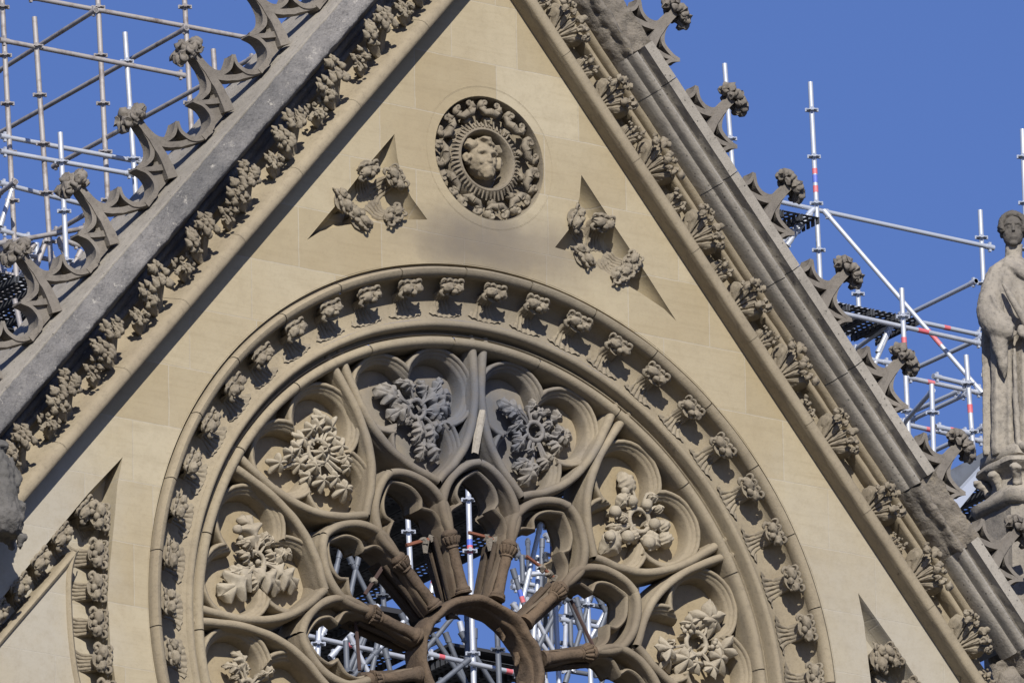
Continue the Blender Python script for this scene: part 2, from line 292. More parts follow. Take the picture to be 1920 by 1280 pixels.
SP_UL = [(-0.945, 4.446), (-1.265, 4.061), (-1.45, 3.818), (-1.827, 3.356), (-1.691, 3.453), (-1.454, 3.55), (-1.227, 3.622), (-0.999, 3.678), (-0.63, 3.743), (-0.786, 3.91), (-0.875, 4.057), (-0.922, 4.243)]
SP_UR = [(0.924, 4.412), (0.9, 4.206), (0.858, 4.061), (0.783, 3.898), (0.643, 3.719), (0.844, 3.702), (1.179, 3.576), (1.502, 3.46), (1.735, 3.361), (1.857, 3.273), (1.571, 3.632), (1.267, 3.994)]
SP_LL = [(-3.648, 1.157), (-3.976, 0.796), (-4.39, 0.286), (-4.834, -0.265), (-5.09, -0.586), (-5.018, -2.384), (-3.324, -2.129), (-3.586, -1.109), (-3.736, -0.798), (-3.784, -0.455), (-3.806, -0.078), (-3.777, 0.232), (-3.73, 0.622), (-3.702, 0.903)]
SP_LLin = [(-4.109, 0.263), (-4.178, 0.168), (-4.837, -0.622), (-4.973, -0.795), (-4.916, -2.219), (-3.664, -2.029), (-3.961, -1.167), (-4.085, -0.852), (-4.142, -0.512), (-4.164, -0.135), (-4.153, 0.095)]
SP_LR = [(3.63, 1.112), (3.668, 0.992), (3.752, 0.737), (3.832, 0.388), (3.995, -0.246), (5.258, -0.682), (4.546, -0.083), (3.934, 0.75)]
SPF_UL = [(-1.182, 4.103), (-1.256, 4.025), (-0.964, 4.093), (-0.939, 4.0), (-1.422, 3.81), (-1.514, 3.705), (-1.371, 3.617), (-1.253, 3.637), (-1.034, 3.708), (-0.925, 3.727)]
SPF_UR = [(0.884, 4.056), (0.836, 3.956), (1.092, 4.058), (1.142, 3.963), (0.876, 3.704), (0.966, 3.68), (1.371, 3.75), (1.421, 3.655), (1.238, 3.612), (1.341, 3.561)]
SPF_LL = [(-3.987, 0.652), (-3.868, 0.611), (-4.219, 0.385), (-3.888, 0.286), (-4.425, 0.146), (-3.899, -0.005), (-4.622, -0.106), (-3.894, -0.309), (-4.827, -0.367), (-3.854, -0.607), (-3.823, -0.906)]
SPF_LR = [(3.791, 0.598), (3.956, 0.64), (3.805, 0.475), (4.025, 0.509)]
IRON = [[(-0.007, 1.209), (0.327, 1.179)], [(-0.629, 0.996), (-0.321, 1.116)], [(0.565, 1.096), (0.845, 0.944)], [(-1.048, 0.5), (-0.87, 0.762)], [(1.001, 0.781), (1.228, 0.386)], [(-1.141, 0.253), (-1.111, -0.169)]]
PATCH = [(0.02, 2.226), (-0.026, 2.031), (-0.067, 1.836), (-0.112, 1.688)]
SHEET = [(16.94, 9.42), (17.7, 9.89), (17.69, 9.55), (17.13, 9.34)]
BEAM = [(17.07, 9.17), (17.55, 9.68), (17.59, 9.59), (17.2, 9.13)]
SC_LEFT = {'pole': [((7.4, 13.65, -20.0), (7.58, 10.02, -20.0)), ((7.17, 12.89, -19.0), (7.37, 9.93, -19.0)), ((8.51, 13.85, -20.0), (8.62, 11.41, -20.0)), ((8.21, 12.92, -19.0), (8.33, 11.06, -19.0)), ((9.52, 14.04, -20.0), (9.61, 12.15, -20.0)), ((9.23, 12.93, -19.0), (9.27, 12.34, -19.0)), ((6.84, 11.33, -18.0), (6.91, 9.86, -18.0)), ((5.7, 9.14, -17.0), (5.8, 8.73, -17.0))], 'ledger': [((7.69, 13.51, -20.0), (10.28, 13.51, -19.91)), ((6.77, 12.58, -19.0), (8.88, 12.58, -18.97)), ((7.38, 12.0, -20.0), (9.05, 12.0, -19.96)), ((6.77, 11.43, -19.0), (8.25, 11.43, -18.93)), ((7.37, 11.51, -20.0), (8.64, 11.51, -20.16)), ((7.95, 11.21, -21.0), (8.88, 11.21, -20.96)), ((7.94, 10.98, -21.0), (8.74, 10.98, -20.97)), ((7.94, 10.71, -21.0), (8.55, 10.71, -20.98)), ((7.94, 10.48, -21.0), (8.41, 10.48, -20.99))], 'transom': [((7.93, 13.06, -21.0), (7.83, 13.06, -18.92)), ((9.14, 13.23, -23.0), (9.12, 13.23, -19.31)), ((8.6, 12.2, -21.0), (8.61, 12.2, -17.27)), ((7.34, 11.38, -20.0), (7.29, 11.38, -19.57)), ((7.98, 11.1, -20.0), (7.96, 11.1, -19.27)), ((6.76, 10.48, -19.0), (7.26, 10.48, -18.16)), ((7.36, 10.34, -20.0), (7.35, 10.34, -19.67))], 'brace': [((7.37, 11.06, -20.0), (7.53, 11.53, -20.0)), ((7.37, 11.02, -20.0), (7.74, 11.0, -20.0)), ((7.37, 10.51, -20.0), (7.59, 10.51, -20.0)), ((7.44, 10.04, -20.0), (7.7, 10.5, -20.0)), ((7.36, 10.18, -20.0), (7.45, 10.03, -20.0)), ((8.04, 11.05, -20.0), (8.15, 10.8, -20.0)), ((7.77, 10.68, -20.0), (7.93, 11.07, -20.0)), ((8.19, 10.76, -20.0), (8.3, 10.97, -20.0)), ((7.36, 9.87, -20.0), (7.67, 10.36, -20.0)), ((8.04, 11.05, -20.0), (8.29, 11.02, -20.0)), ((8.24, 11.15, -20.9), (7.76, 10.24, -20.38)), ((8.93, 11.51, -21.59), (8.6, 10.79, -20.61)), ((8.18, 11.13, -21.27), (7.61, 10.33, -20.79)), ((7.87, 10.83, -20.31), (8.05, 10.74, -21.06)), ((8.11, 11.38, -21.2), (7.78, 10.52, -20.65)), ((8.57, 11.48, -21.28), (8.6, 10.97, -21.32)), ((8.91, 11.71, -21.99), (8.83, 10.86, -21.42)), ((7.61, 10.93, -20.06), (7.86, 10.47, -20.22)), ((8.59, 11.63, -21.92), (7.42, 10.2, -20.0)), ((7.95, 10.9, -20.75), (7.85, 10.3, -20.84)), ((8.1, 11.17, -20.54), (7.9, 10.81, -20.67)), ((8.24, 10.87, -20.27), (8.08, 10.16, -20.02)), ((8.38, 11.27, -21.12), (7.65, 10.42, -20.38)), ((8.37, 11.32, -20.77), (8.83, 11.27, -21.98)), ((7.71, 10.83, -20.61), (7.86, 10.13, -20.42)), ((8.34, 11.11, -21.15), (7.54, 10.36, -20.29))]}
SC_RIGHT = {'pole': [((15.99, 14.31, -20.0), (16.07, 13.03, -20.0)), ((17.04, 14.3, -20.0), (17.11, 11.98, -20.0)), ((18.94, 13.24, -22.0), (18.96, 12.61, -22.0)), ((17.41, 11.85, -19.0), (17.45, 10.22, -19.0)), ((20.52, 14.13, -22.0), (20.57, 11.77, -22.0)), ((19.67, 14.26, -20.0), (19.68, 12.65, -20.0)), ((17.48, 10.86, -18.0), (17.54, 9.78, -18.0)), ((17.05, 10.48, -18.0), (17.05, 9.68, -18.0))], 'ledger': [((16.49, 12.94, -20.0), (19.33, 12.94, -20.09)), ((17.93, 12.37, -21.0), (19.85, 12.37, -21.07)), ((16.58, 11.46, -19.0), (18.45, 11.46, -19.09)), ((17.44, 10.91, -19.0), (18.4, 10.91, -19.04)), ((17.3, 10.41, -19.0), (18.43, 10.41, -19.07)), ((17.07, 10.57, -18.0), (17.52, 10.57, -18.04)), ((17.08, 10.04, -18.0), (17.49, 10.04, -18.0)), ((17.62, 11.43, -20.0), (17.94, 11.43, -19.99))], 'transom': [((18.18, 11.9, -21.0), (17.97, 11.9, -19.81)), ((18.15, 11.98, -20.0), (18.15, 11.98, -18.74)), ((18.84, 11.78, -21.0), (18.88, 11.78, -19.69)), ((18.17, 10.86, -20.0), (18.18, 10.86, -19.01)), ((18.13, 10.92, -20.0), (18.17, 10.92, -19.13)), ((17.92, 11.96, -21.0), (17.92, 11.96, -20.61)), ((18.11, 10.39, -20.0), (18.13, 10.39, -18.64))], 'brace': [((17.17, 12.94, -20.0), (18.37, 10.9, -19.0)), ((17.38, 10.4, -19.0), (17.06, 10.42, -18.0)), ((17.59, 10.23, -19.0), (17.05, 9.95, -18.0)), ((17.79, 11.52, -20.0), (17.95, 11.83, -20.0)), ((17.72, 11.34, -20.0), (17.97, 11.84, -20.0)), ((16.7, 12.48, -20.0), (17.01, 12.88, -20.0)), ((16.54, 12.4, -20.0), (17.04, 12.93, -20.0))]}
SC_MID = {'pole': [((7.96, 6.55, -12.6), (7.99, 4.25, -12.6)), ((9.48, 7.44, -16.0), (9.51, 6.72, -16.0)), ((9.17, 6.75, -16.0), (9.22, 6.06, -16.0)), ((8.06, 5.02, -12.3), (8.08, 4.19, -12.3)), ((12.46, 8.25, -18.0), (12.52, 6.42, -18.0)), ((14.19, 8.56, -20.0), (14.22, 7.23, -20.0)), ((14.64, 9.3, -21.0), (14.65, 7.96, -21.0)), ((6.39, 4.54, -12.3), (6.4, 4.08, -12.3)), ((6.11, 4.76, -12.3), (6.04, 3.87, -12.3)), ((11.93, 8.58, -19.0), (11.97, 8.09, -19.0)), ((14.08, 9.04, -21.0), (14.1, 7.98, -21.0)), ((10.15, 6.81, -17.0), (10.18, 6.49, -17.0)), ((9.99, 7.16, -17.0), (10.02, 6.84, -17.0))], 'ledger': [((6.0, 4.6, -12.5), (7.34, 4.6, -12.63)), ((7.41, 4.63, -12.5), (8.5, 4.63, -12.59)), ((13.46, 8.46, -20.0), (13.65, 8.46, -19.81)), ((13.87, 8.28, -20.0), (14.8, 8.28, -20.07)), ((14.52, 8.44, -21.0), (15.51, 8.44, -21.04)), ((13.95, 8.69, -21.0), (14.91, 8.69, -21.1)), ((13.86, 7.75, -20.0), (14.93, 7.75, -20.09)), ((16.59, 10.57, -25.0), (18.23, 10.57, -24.93)), ((16.58, 10.28, -25.0), (18.23, 10.28, -24.93)), ((16.58, 9.99, -25.0), (18.22, 9.99, -24.94)), ((16.57, 9.7, -25.0), (18.22, 9.7, -24.94)), ((16.57, 9.41, -25.0), (18.21, 9.41, -24.94))], 'transom': [], 'brace': [((8.8, 6.8, -16.0), (9.11, 6.28, -16.0)), ((8.92, 6.8, -16.0), (8.81, 6.37, -16.0)), ((8.72, 6.84, -16.0), (8.65, 6.58, -16.0)), ((9.72, 7.12, -16.0), (9.8, 6.84, -16.0)), ((9.8, 6.84, -16.0), (9.74, 6.56, -16.0)), ((10.68, 6.96, -16.0), (10.85, 6.48, -16.0)), ((11.67, 7.85, -17.0), (11.39, 6.84, -17.0)), ((11.67, 7.85, -17.0), (11.77, 7.86, -17.0)), ((10.06, 6.33, -16.0), (10.19, 5.86, -16.0)), ((6.81, 4.64, -12.4), (6.68, 4.1, -12.4)), ((6.49, 4.64, -12.4), (6.78, 4.17, -12.4)), ((6.4, 4.11, -12.4), (6.82, 4.56, -12.4)), ((7.45, 4.3, -12.4), (7.81, 4.61, -12.4)), ((6.88, 4.57, -12.4), (6.98, 4.2, -12.4)), ((14.25, 8.4, -20.0), (13.91, 7.4, -20.0)), ((14.06, 8.32, -20.0), (14.29, 7.52, -20.0)), ((14.31, 8.38, -20.0), (14.56, 8.0, -20.0)), ((13.81, 8.67, -20.0), (14.11, 7.99, -20.0)), ((13.45, 8.22, -20.0), (13.91, 7.51, -20.0)), ((13.54, 7.62, -20.0), (13.93, 8.35, -20.0)), ((13.62, 8.58, -20.0), (13.54, 7.79, -20.0)), ((14.51, 8.44, -20.0), (14.17, 7.61, -20.0)), ((13.95, 8.52, -21.0), (14.45, 7.98, -21.0)), ((14.04, 8.98, -20.0), (14.38, 8.37, -20.0)), ((17.29, 11.03, -25.44), (18.11, 10.56, -25.65)), ((16.85, 10.18, -24.67), (16.74, 9.29, -24.52)), ((17.77, 11.33, -26.49), (16.53, 9.4, -24.58)), ((16.62, 10.26, -24.26), (17.05, 9.57, -25.52)), ((18.11, 11.31, -26.83), (17.92, 9.89, -26.52)), ((17.65, 11.28, -26.54), (17.54, 10.12, -25.8)), ((17.17, 10.79, -24.78), (17.99, 10.39, -25.39)), ((18.95, 11.22, -26.1), (16.89, 9.25, -24.2)), ((17.96, 10.63, -24.83), (17.28, 9.4, -24.96)), ((18.51, 11.01, -26.52), (18.01, 9.88, -25.75)), ((17.92, 10.96, -24.87), (17.66, 9.86, -24.25)), ((17.53, 10.56, -24.05), (18.59, 10.05, -26.33)), ((17.19, 10.32, -24.88), (16.82, 9.19, -24.41)), ((17.7, 10.62, -25.72), (16.85, 9.36, -25.1)), ((18.11, 10.55, -25.32), (17.4, 8.9, -24.34)), ((17.26, 10.72, -25.82), (16.91, 9.39, -24.96)), ((17.54, 10.85, -26.32), (17.32, 9.24, -25.43)), ((16.78, 10.53, -24.66), (17.17, 9.68, -25.28)), ((16.81, 10.71, -24.76), (16.72, 9.89, -24.69)), ((19.13, 11.65, -26.67), (18.45, 10.54, -25.71)), ((18.48, 10.88, -25.48), (19.18, 10.51, -26.62)), ((17.98, 10.46, -24.89), (17.58, 9.15, -24.95)), ((7.16, 5.14, -13.0), (6.86, 4.52, -13.0)), ((7.11, 5.03, -13.0), (6.8, 4.22, -13.0)), ((7.66, 5.29, -13.0), (7.12, 4.69, -13.0)), ((8.27, 5.15, -13.0), (8.25, 4.41, -13.0)), ((7.7, 5.14, -13.0), (8.22, 4.52, -13.0)), ((8.19, 5.31, -13.0), (8.18, 4.77, -13.0)), ((6.63, 4.92, -13.0), (6.33, 4.37, -13.0)), ((7.94, 5.06, -13.0), (8.23, 4.46, -13.0)), ((8.09, 5.3, -13.0), (7.54, 4.64, -13.0)), ((8.11, 5.09, -13.0), (8.63, 4.42, -13.0)), ((7.2, 5.2, -13.0), (6.66, 4.61, -13.0)), ((7.45, 5.17, -13.0), (7.73, 4.74, -13.0))]}

# ------------------------------------------------------------------ the gable
gable = empty('cathedral_gable', (0, 0, H), 'gothic stone gable with a big rose window, crocketed copings and a small round medallion', 'gable')
AL = 0.876918; UA, VA = -.0232, 6.1744
def rake(side, s, t, w=0, rot=0):
    """matrix at (s down the slope, t outwards) of the right (+1) or left (-1) rake; x runs down the slope, y outwards"""
    d = Vector((side*cos(AL), -sin(AL), 0)); nn = Vector((side*sin(AL), cos(AL), 0)); o = Vector((UA, VA, w)) + d*s + nn*t
    return Matrix(((d.x, nn.x, 0, o.x), (d.y, nn.y, 0, o.y), (0, 0, 1, o.z), (0, 0, 0, 1)))
def rp(side, s, t):
    q = rake(side, s, t); return (q[0][3], q[1][3])
def circle(cx, cy, r, n=128): return [(cx+r*sin(2*pi*i/n), cy+r*cos(2*pi*i/n)) for i in range(n)]

# wall with its openings
spans = {'UL': SP_UL, 'UR': SP_UR, 'LL': SP_LL, 'LR': [(-x, y) for x, y in SP_LL][::-1]}
def dense(pl, n=3): return [tuple(q[:2]) for i in range(len(pl)) for q in [((pl[i][0]*(n-k)+pl[(i+1) % len(pl)][0]*k)/n, (pl[i][1]*(n-k)+pl[(i+1) % len(pl)][1]*k)/n) for k in range(n)]]
BOT = -2.3
sl_b = (VA-BOT)/sin(AL)
outer = [rp(1, 0, .02), rp(1, sl_b, .02), rp(-1, sl_b, .02)]
def clipb(pl): return [(q[0], max(q[1], BOT+.15)) for q in pl]
def clipr(pl):
    o = []
    for x, y in clipb(pl):
        for sd in (-1, 1):
            lim = (VA-y)/math.tan(AL)-.12
            x = max(x, UA-lim) if sd < 0 else min(x, UA+lim)
        o.append((x, y))
    return o
sp_poly = {k: clipr(v) for k, v in spans.items()}
holes = [[(3.415*sin(t), 3.415*cos(t)) for t in [2*pi*i/160 for i in range(160)] if 3.415*cos(t) > BOT+.1], circle(0, 4.398, .543, 72)] + list(sp_poly.values())
mb = MB(); mb.poly([outer]+holes, 0, -.7)
link('wall', mb.mesh(angle=30), M_wall, gable)
# spandrel recesses
def inset(pl, d):
    m = len(pl); o = []
    ar = sum(pl[i][0]*pl[(i+1) % m][1]-pl[(i+1) % m][0]*pl[i][1] for i in range(m)); sg = 1 if ar > 0 else -1
    for i in range(m):
        a0, b0, c0 = pl[i-1], pl[i], pl[(i+1) % m]
        n1 = Vector((-(b0[1]-a0[1]), b0[0]-a0[0])); n2 = Vector((-(c0[1]-b0[1]), c0[0]-b0[0]))
        if n1.length: n1.normalize()
        if n2.length: n2.normalize()
        q = (n1+n2); q = q.normalized() if q.length else n1
        k = min(1.6, 1/max(.3, q.dot(n1))); o.append((b0[0]+sg*q.x*d*k, b0[1]+sg*q.y*d*k))
    return o
def centre_in(pl, f, c): return [(c[0]+(q[0]-c[0])*f, c[1]+(q[1]-c[1])*f) for q in pl]
for k, pl in sp_poly.items():
    pl = dense(pl, 3); c = (sum(q[0] for q in pl)/len(pl), sum(q[1] for q in pl)/len(pl)); mb = MB()
    dp = .2 if k in ('LL', 'LR') else .15
    rows = [[(q[0], q[1], .0) for q in pl], [(q[0], q[1], -.03) for q in centre_in(pl, .985, c)], [(q[0], q[1], -dp*.75) for q in centre_in(pl, .87 if k not in ('LL', 'LR') else .97, c)],
            [(q[0], q[1], -dp) for q in centre_in(pl, .68 if k not in ('LL', 'LR') else .9, c)]]
    mb.grid(rows, closed_v=True); fl = rows[-1]
    mb.add(fl, tessellate_polygon([[Vector((q[0], q[1], 0)) for q in fl]]))
    sp = link('spandrel_recess', mb.mesh(angle=50), M_wall, gable, label={'UL': 'upper left triangular recess with carved flowers', 'UR': 'upper right triangular recess with carved flowers', 'LL': 'large lower left triangular recess bordered by flowers', 'LR': 'lower right triangular recess cut by the picture edge'}[k])
    if k in ('LL', 'LR'):
        sg = 1 if k == 'LL' else -1; inn = clipr([(sg*x, y) for x, y in SP_LLin]); mb = MB(); mb.poly([inn], -.02, -.2); link('raised_field', mb.mesh(), M_wall, sp)
        mb = MB(); pr = [(-.03, -.19), (-.03, -.04), (-.02, -.005), (0, .01), (.02, .0), (.03, -.02)]
        j = SP_LLin[:4]; mb.sweep([q for q in cr([(sg*SP_LLin[i][0], SP_LLin[i][1]) for i in (3, 2, 1, 0)], 4)], [(-a_*sg, b_) for a_, b_ in pr])
        mb.sweep([q for q in cr([(sg*SP_LLin[i][0], SP_LLin[i][1]) for i in (0, 10, 9, 8, 7, 6, 5)], 4)], [(-a_*sg, b_) for a_, b_ in pr])
        link('edge_moulding', mb.mesh(), M_mould, sp)

# rings round the rose
A0, A1 = -128, 128
hood = [(3.425, .002), (3.415, -.045), (3.394, -.045), (3.39, 0.005), (3.38, .035), (3.36, .058), (3.335, .052), (3.31, .03), (3.298, -.01), (3.305, -.06)]
mb = MB(); mb.segring(hood, A0, A1, 11.2); link('hood_moulding', mb.mesh(angle=60, rough=.003, rs=3), M_mould, gable)
cas = [(3.305, -.06), (3.30, -.10), (3.275, -.145), (3.23, -.175), (3.15, -.188), (3.06, -.178), (3.0, -.155), (2.968, -.135)]
mb = MB(); mb.ring(0, 0, cas, A0, A1, 200); link('casement', mb.mesh(angle=60), M_mould, gable)
mb = MB(); mb.ring(0, 0, [(2.968, -.135), (2.955, -.115), (2.935, -.103), (2.915, -.108), (2.90, -.13), (2.897, -.2), (2.885, -.235), (2.87, -.235), (2.866, -.2), (2.856, -.193), (2.85, -.2), (2.848, -.235)], A0, A1, 200)
link('inner_ring', mb.mesh(angle=50, rough=.002, rs=3), M_mould, gable)
mb = MB(); mb.segring([(2.848, -.235), (2.842, -.20), (2.825, -.175), (2.80, -.163), (2.775, -.172), (2.757, -.2), (2.75, -.24), (2.75, -.32), (2.74, -.36), (2.745, -.75)], A0, A1, 17.5, .22)
link('rose_ring', mb.mesh(angle=60, rough=.002, rs=3), M_mould, gable)

# rosettes
def make_rosette(seed, flat=False):
    """flower head curling over a fluted fan; x along the moulding, y outwards, z out of the wall"""
    rnd = random.Random(seed); mb = MB(); rows = []; n, m_ = 11, 57
    ph = rnd.uniform(-.15, .15)
    cz_ = lambda y: [(-.24, .055), (-.205, .03), (-.145, .007), (-.055, -.003), (.025, .01), (.07, .04)]
    def cz(y):
        q = cz_(y)
        for k in range(len(q)-1):
            if y <= q[k+1][0]: f = max(0, (y-q[k][0])/(q[k+1][0]-q[k][0])); return q[k][1]*(1-f)+q[k+1][1]*f
        return q[-1][1]
    for i in range(n):
        t = i/(n-1); row = []                       # t = 0 at the foot of the fan, 1 under the head
        y = (-.215+.22*t) if not flat else (-.20+.2*t)
        hw = (.170-.095*t**.6) if not flat else (.13-.06*t)
        z = (cz(y)+.005 if not flat else .006) + (.15*(max(0, t-.7)/.3)**1.4 if not flat else .12*max(0, t-.45)**1.6*2.4)
        for j in range(m_):
            u = -1+2*j/(m_-1); fl = abs(cos(pi*(3.0*u+ph)))
            edge = max(0, abs(u)-.82)/.18
            zz = z + .020*(fl**.6-.6)*min(1, t*3+.05) - edge*(.012+.10*t*t) - .02*t*u*u
            yy = y + .035*(1-t)*u*u*(1 if not flat else .6) - .012*(1-t)*(1-fl)
            row.append((u*hw*(1+.05*sin(7*t+seed)), yy, zz))
        rows.append(row)
    mb.grid(rows)
    mb.tube([(0, .02, -.01), (0, .02, .06), (0, .015, .12), (0, .01, .17)], [.045, .045, .06, .09] if not flat else [.07, .06, .07, .095], 12, upv=(0, 1, 0))
    a_ = rnd.uniform(-.008, .008)
    mb.blob((-.052+a_, -.005, .195), (.062, .040, .045), 3, .35, 8, seed); mb.blob((.062+a_, -.008, .19), (.050, .038, .042), 3, .4, 8, seed+5)
    mb.blob((.01+a_, -.04, .20), (.032, .026, .03), 2, .4, 9, seed+2); mb.blob((-.01, .03, .16), (.10, .045, .05), 2, .3, 6, seed)
    for (x, r_) in ((-.088, .027), (-.03, .030), (.03, .022), (.085, .028)):      # curled leaf tips round dark hollows
        x += rnd.uniform(-.006, .006); q = [(x+r_*cos(t), .040+r_*.9*sin(t), .195+.02*sin(t)) for t in [pi*(-.15+1.3*k/8) for k in range(9)]]
        mb.tube(q, [.006, .009, .012, .013, .013, .013, .012, .009, .006], 7)
    mb.tube(cr([(-.09, -.015, .19), (-.118, -.04, .175), (-.10, -.062, .165), (-.075, -.06, .16)], 3), [.016, .017, .018, .018, .018, .017, .016, .014, .012, .01], 7)
    mb.tube(cr([(.09, .02, .19), (.118, .05, .185), (.14, .058, .17)], 3), [.02, .018, .015, .012, .01, .008, .005], 7)
    for k in range(3):
        mb.blob((rnd.uniform(-.09, .09), -.045+rnd.uniform(-.01, .01), .175), rnd.uniform(.014, .022), 2, .5, 9, k)
    return mb.mesh(angle=60, rough=.005, rs=30)
ros = [make_rosette(i) for i in range(5)]
for i in range(-1, 26):
    th = 3.282-.1323*i; tdeg = pi/2-th
    M = Matrix.Translation((3.205*sin(tdeg), 3.205*cos(tdeg), -.185)) @ Matrix.Rotation(-tdeg, 4, 'Z') @ Matrix.Diagonal((random.Random(i).uniform(.92, 1.02), .97, 1.02, 1))
    link('rosette', ros[(i*2) % 5], M_frieze, gable, M)

# ------------------------------------------------------------------ tracery
ROLL_P = [(-.046, -.56), (-.045, -.33), (-.043, -.285), (-.034, -.265), (-.037, -.24), (-.031, -.215), (-.017, -.2), (0, -.196), (.017, -.2), (.031, -.215), (.037, -.24), (.034, -.265), (.043, -.285), (.045, -.33), (.046, -.56)]
def shift(pr, dz, k=1): return [(o*k, w+dz) for o, w in pr]
side = cr([(.672, 2.775), (.662, 2.68), (.63, 2.5), (.578, 2.28), (.485, 2.06), (.37, 1.885), (.21, 1.735), (.06, 1.64), (0, 1.6)], 5)
arch = cr([(0, 1.775), (.10, 1.745), (.225, 1.655), (.32, 1.53), (.368, 1.38), (.355, 1.26), (.302, 1.13)], 5)
lob = []
def arcp(cx, cy, r, a0, a1, n): return [(cx+r*sin(R(a0+(a1-a0)*i/n)), cy+r*cos(R(a0+(a1-a0)*i/n))) for i in range(n+1)]
ca = math.degrees(math.atan2(-.27, .181)); cb_ = math.degrees(math.atan2(.01, -.325))
lr = arcp(.27, 2.40, .325, ca, 178, 20); lr[0] = (0, 2.575)
lb = arcp(0, 1.93, .325, 57.8, 360-57.8, 22)[1:-1]
lobes = lr + [(.268, 2.086)] + lb[:] + [(-.268, 2.086)] + [(-x, y) for x, y in lr[::-1]][:-1]
def dedup(pl):
    o = []
    for q in pl:
        if not o or math.hypot(q[0]-o[-1][0], q[1]-o[-1][1]) > .012: o.append(q)
    if math.hypot(o[0][0]-o[-1][0], o[0][1]-o[-1][1]) < .012: o.pop()
    return o
lobes = dedup(lobes)           # clockwise: left of travel is outside
TREF = [(.03, -.47), (.03, -.31), (.028, -.285), (.025, -.268), (.016, -.258), (.004, -.258), (-.006, -.268), (-.010, -.286), (-.026, -.292), (-.032, -.305), (-.040, -.318), (-.050, -.322), (-.058, -.345), (-.066, -.375), (-.074, -.42), (-.078, -.475)]
panel_labels = {-15: 'grey stained trefoil panel at the top left of the rose', 15: 'trefoil panel at the top right of the rose, stained grey', -45: 'trefoil panel with a wreath of star shaped ivy leaves', -75: 'trefoil panel with a wreath of broad oak leaves and acorns',
                45: 'trefoil panel with a wreath of round fruit', 75: 'trefoil panel with a wreath of vine leaves and grapes', -105: 'trefoil panel cut by the lower edge of the picture', 105: 'lower right trefoil panel'}
side_l = [(-x, y, 0) for x, y, z in side]
outl = [(x, y) for x, y, z in side] + [(-x, y) for x, y, z in side[::-1]][1:]
me_side = []
def panel_meshes():
    a_ = MB(); a_.sweep(side, ROLL_P); a_.sweep(side_l, ROLL_P)
    for sx in (-1, 1):                       # rounded ends where the rolls meet the ring
        a_.tube([(sx*.672, 2.77, -.235), (sx*.675, 2.79, -.225), (sx*.677, 2.805, -.21)], [.036, .032, .012], 10)
    b_ = MB(); b_.sweep(lobes, TREF, closed=True, maxm=1.7)
    top = [(q[0], q[1]) for q in [(2.76*sin(t), 2.76*cos(t)) for t in [(-.245+.049*i) for i in range(11)]]]
    pl = [(q[0], q[1]) for q in side_l[::-1]][1:]
    plate = top + [(q[0], q[1]) for q in side[1:]] + [(q[0], q[1]) for q in side_l[::-1]][1:-1]
    c_ = MB(); c_.poly([plate], -.462, -.60)
    return a_.mesh(angle=70, rough=.004, rs=8), b_.mesh(angle=55, rough=.003, rs=8), c_.mesh(angle=20)
m_side, m_tref, m_plate = panel_meshes()
inner = [(.115, .62), (.165, .78), (.225, .93), (.275, 1.145), (.295, 1.225), (.270, 1.33), (.172, 1.405), (.212, 1.48), (.165, 1.60), (.06, 1.69), (0, 1.72)]
inR = cr(inner[:7], 4)[:-1] + cr(inner[6:], 4)
inner_full = inR + [(-x, y, z) for x, y, z in inR[::-1]][1:]
ORD = [(-.026, -.42), (-.026, -.29), (-.02, -.27), (-.008, -.26), (.004, -.268), (.009, -.285), (.008, -.32), (.014, -.335), (.018, -.36), (.016, -.45), (.016, -.6)]
def light_meshes():
    a_ = MB(); a_.sweep(arch, ROLL_P); a_.sweep([(-x, y, z) for x, y, z in arch], ROLL_P)
    b_ = MB(); b_.sweep(inner_full, [(-o, w) for o, w in ORD], maxm=1.6)
    oc = [(x, y) for x, y, z in arch[::-1]] + [(-x, y) for x, y, z in arch][1:]
    # web between the arch and its cusped inner order
    def res(pl, n):
        L = [0]
        for i in range(1, len(pl)): L.append(L[-1]+math.hypot(pl[i][0]-pl[i-1][0], pl[i][1]-pl[i-1][1]))
        o = []
        for k in range(n):
            t = L[-1]*k/(n-1); i = 1
            while i < len(L)-1 and L[i] < t: i += 1
            f = (t-L[i-1])/max(1e-6, L[i]-L[i-1]); o.append((pl[i-1][0]*(1-f)+pl[i][0]*f, pl[i-1][1]*(1-f)+pl[i][1]*f))
        return o
    r1, r2_ = res(oc, 50), res([(x, y) for x, y, z in inner_full[14:-14]], 50)
    b_.grid([[(q[0], q[1], -.40) for q in r1], [(q[0], q[1], -.40) for q in r2_]])
    b_.grid([[(q[0], q[1], -.59) for q in r1], [(q[0], q[1], -.59) for q in r2_]])
    return a_.mesh(angle=70, rough=.004, rs=8), b_.mesh(angle=50, rough=.006, rs=10)
m_arch, m_inner = light_meshes()
def rotz(deg): return Matrix.Rotation(-R(deg), 4, 'Z')

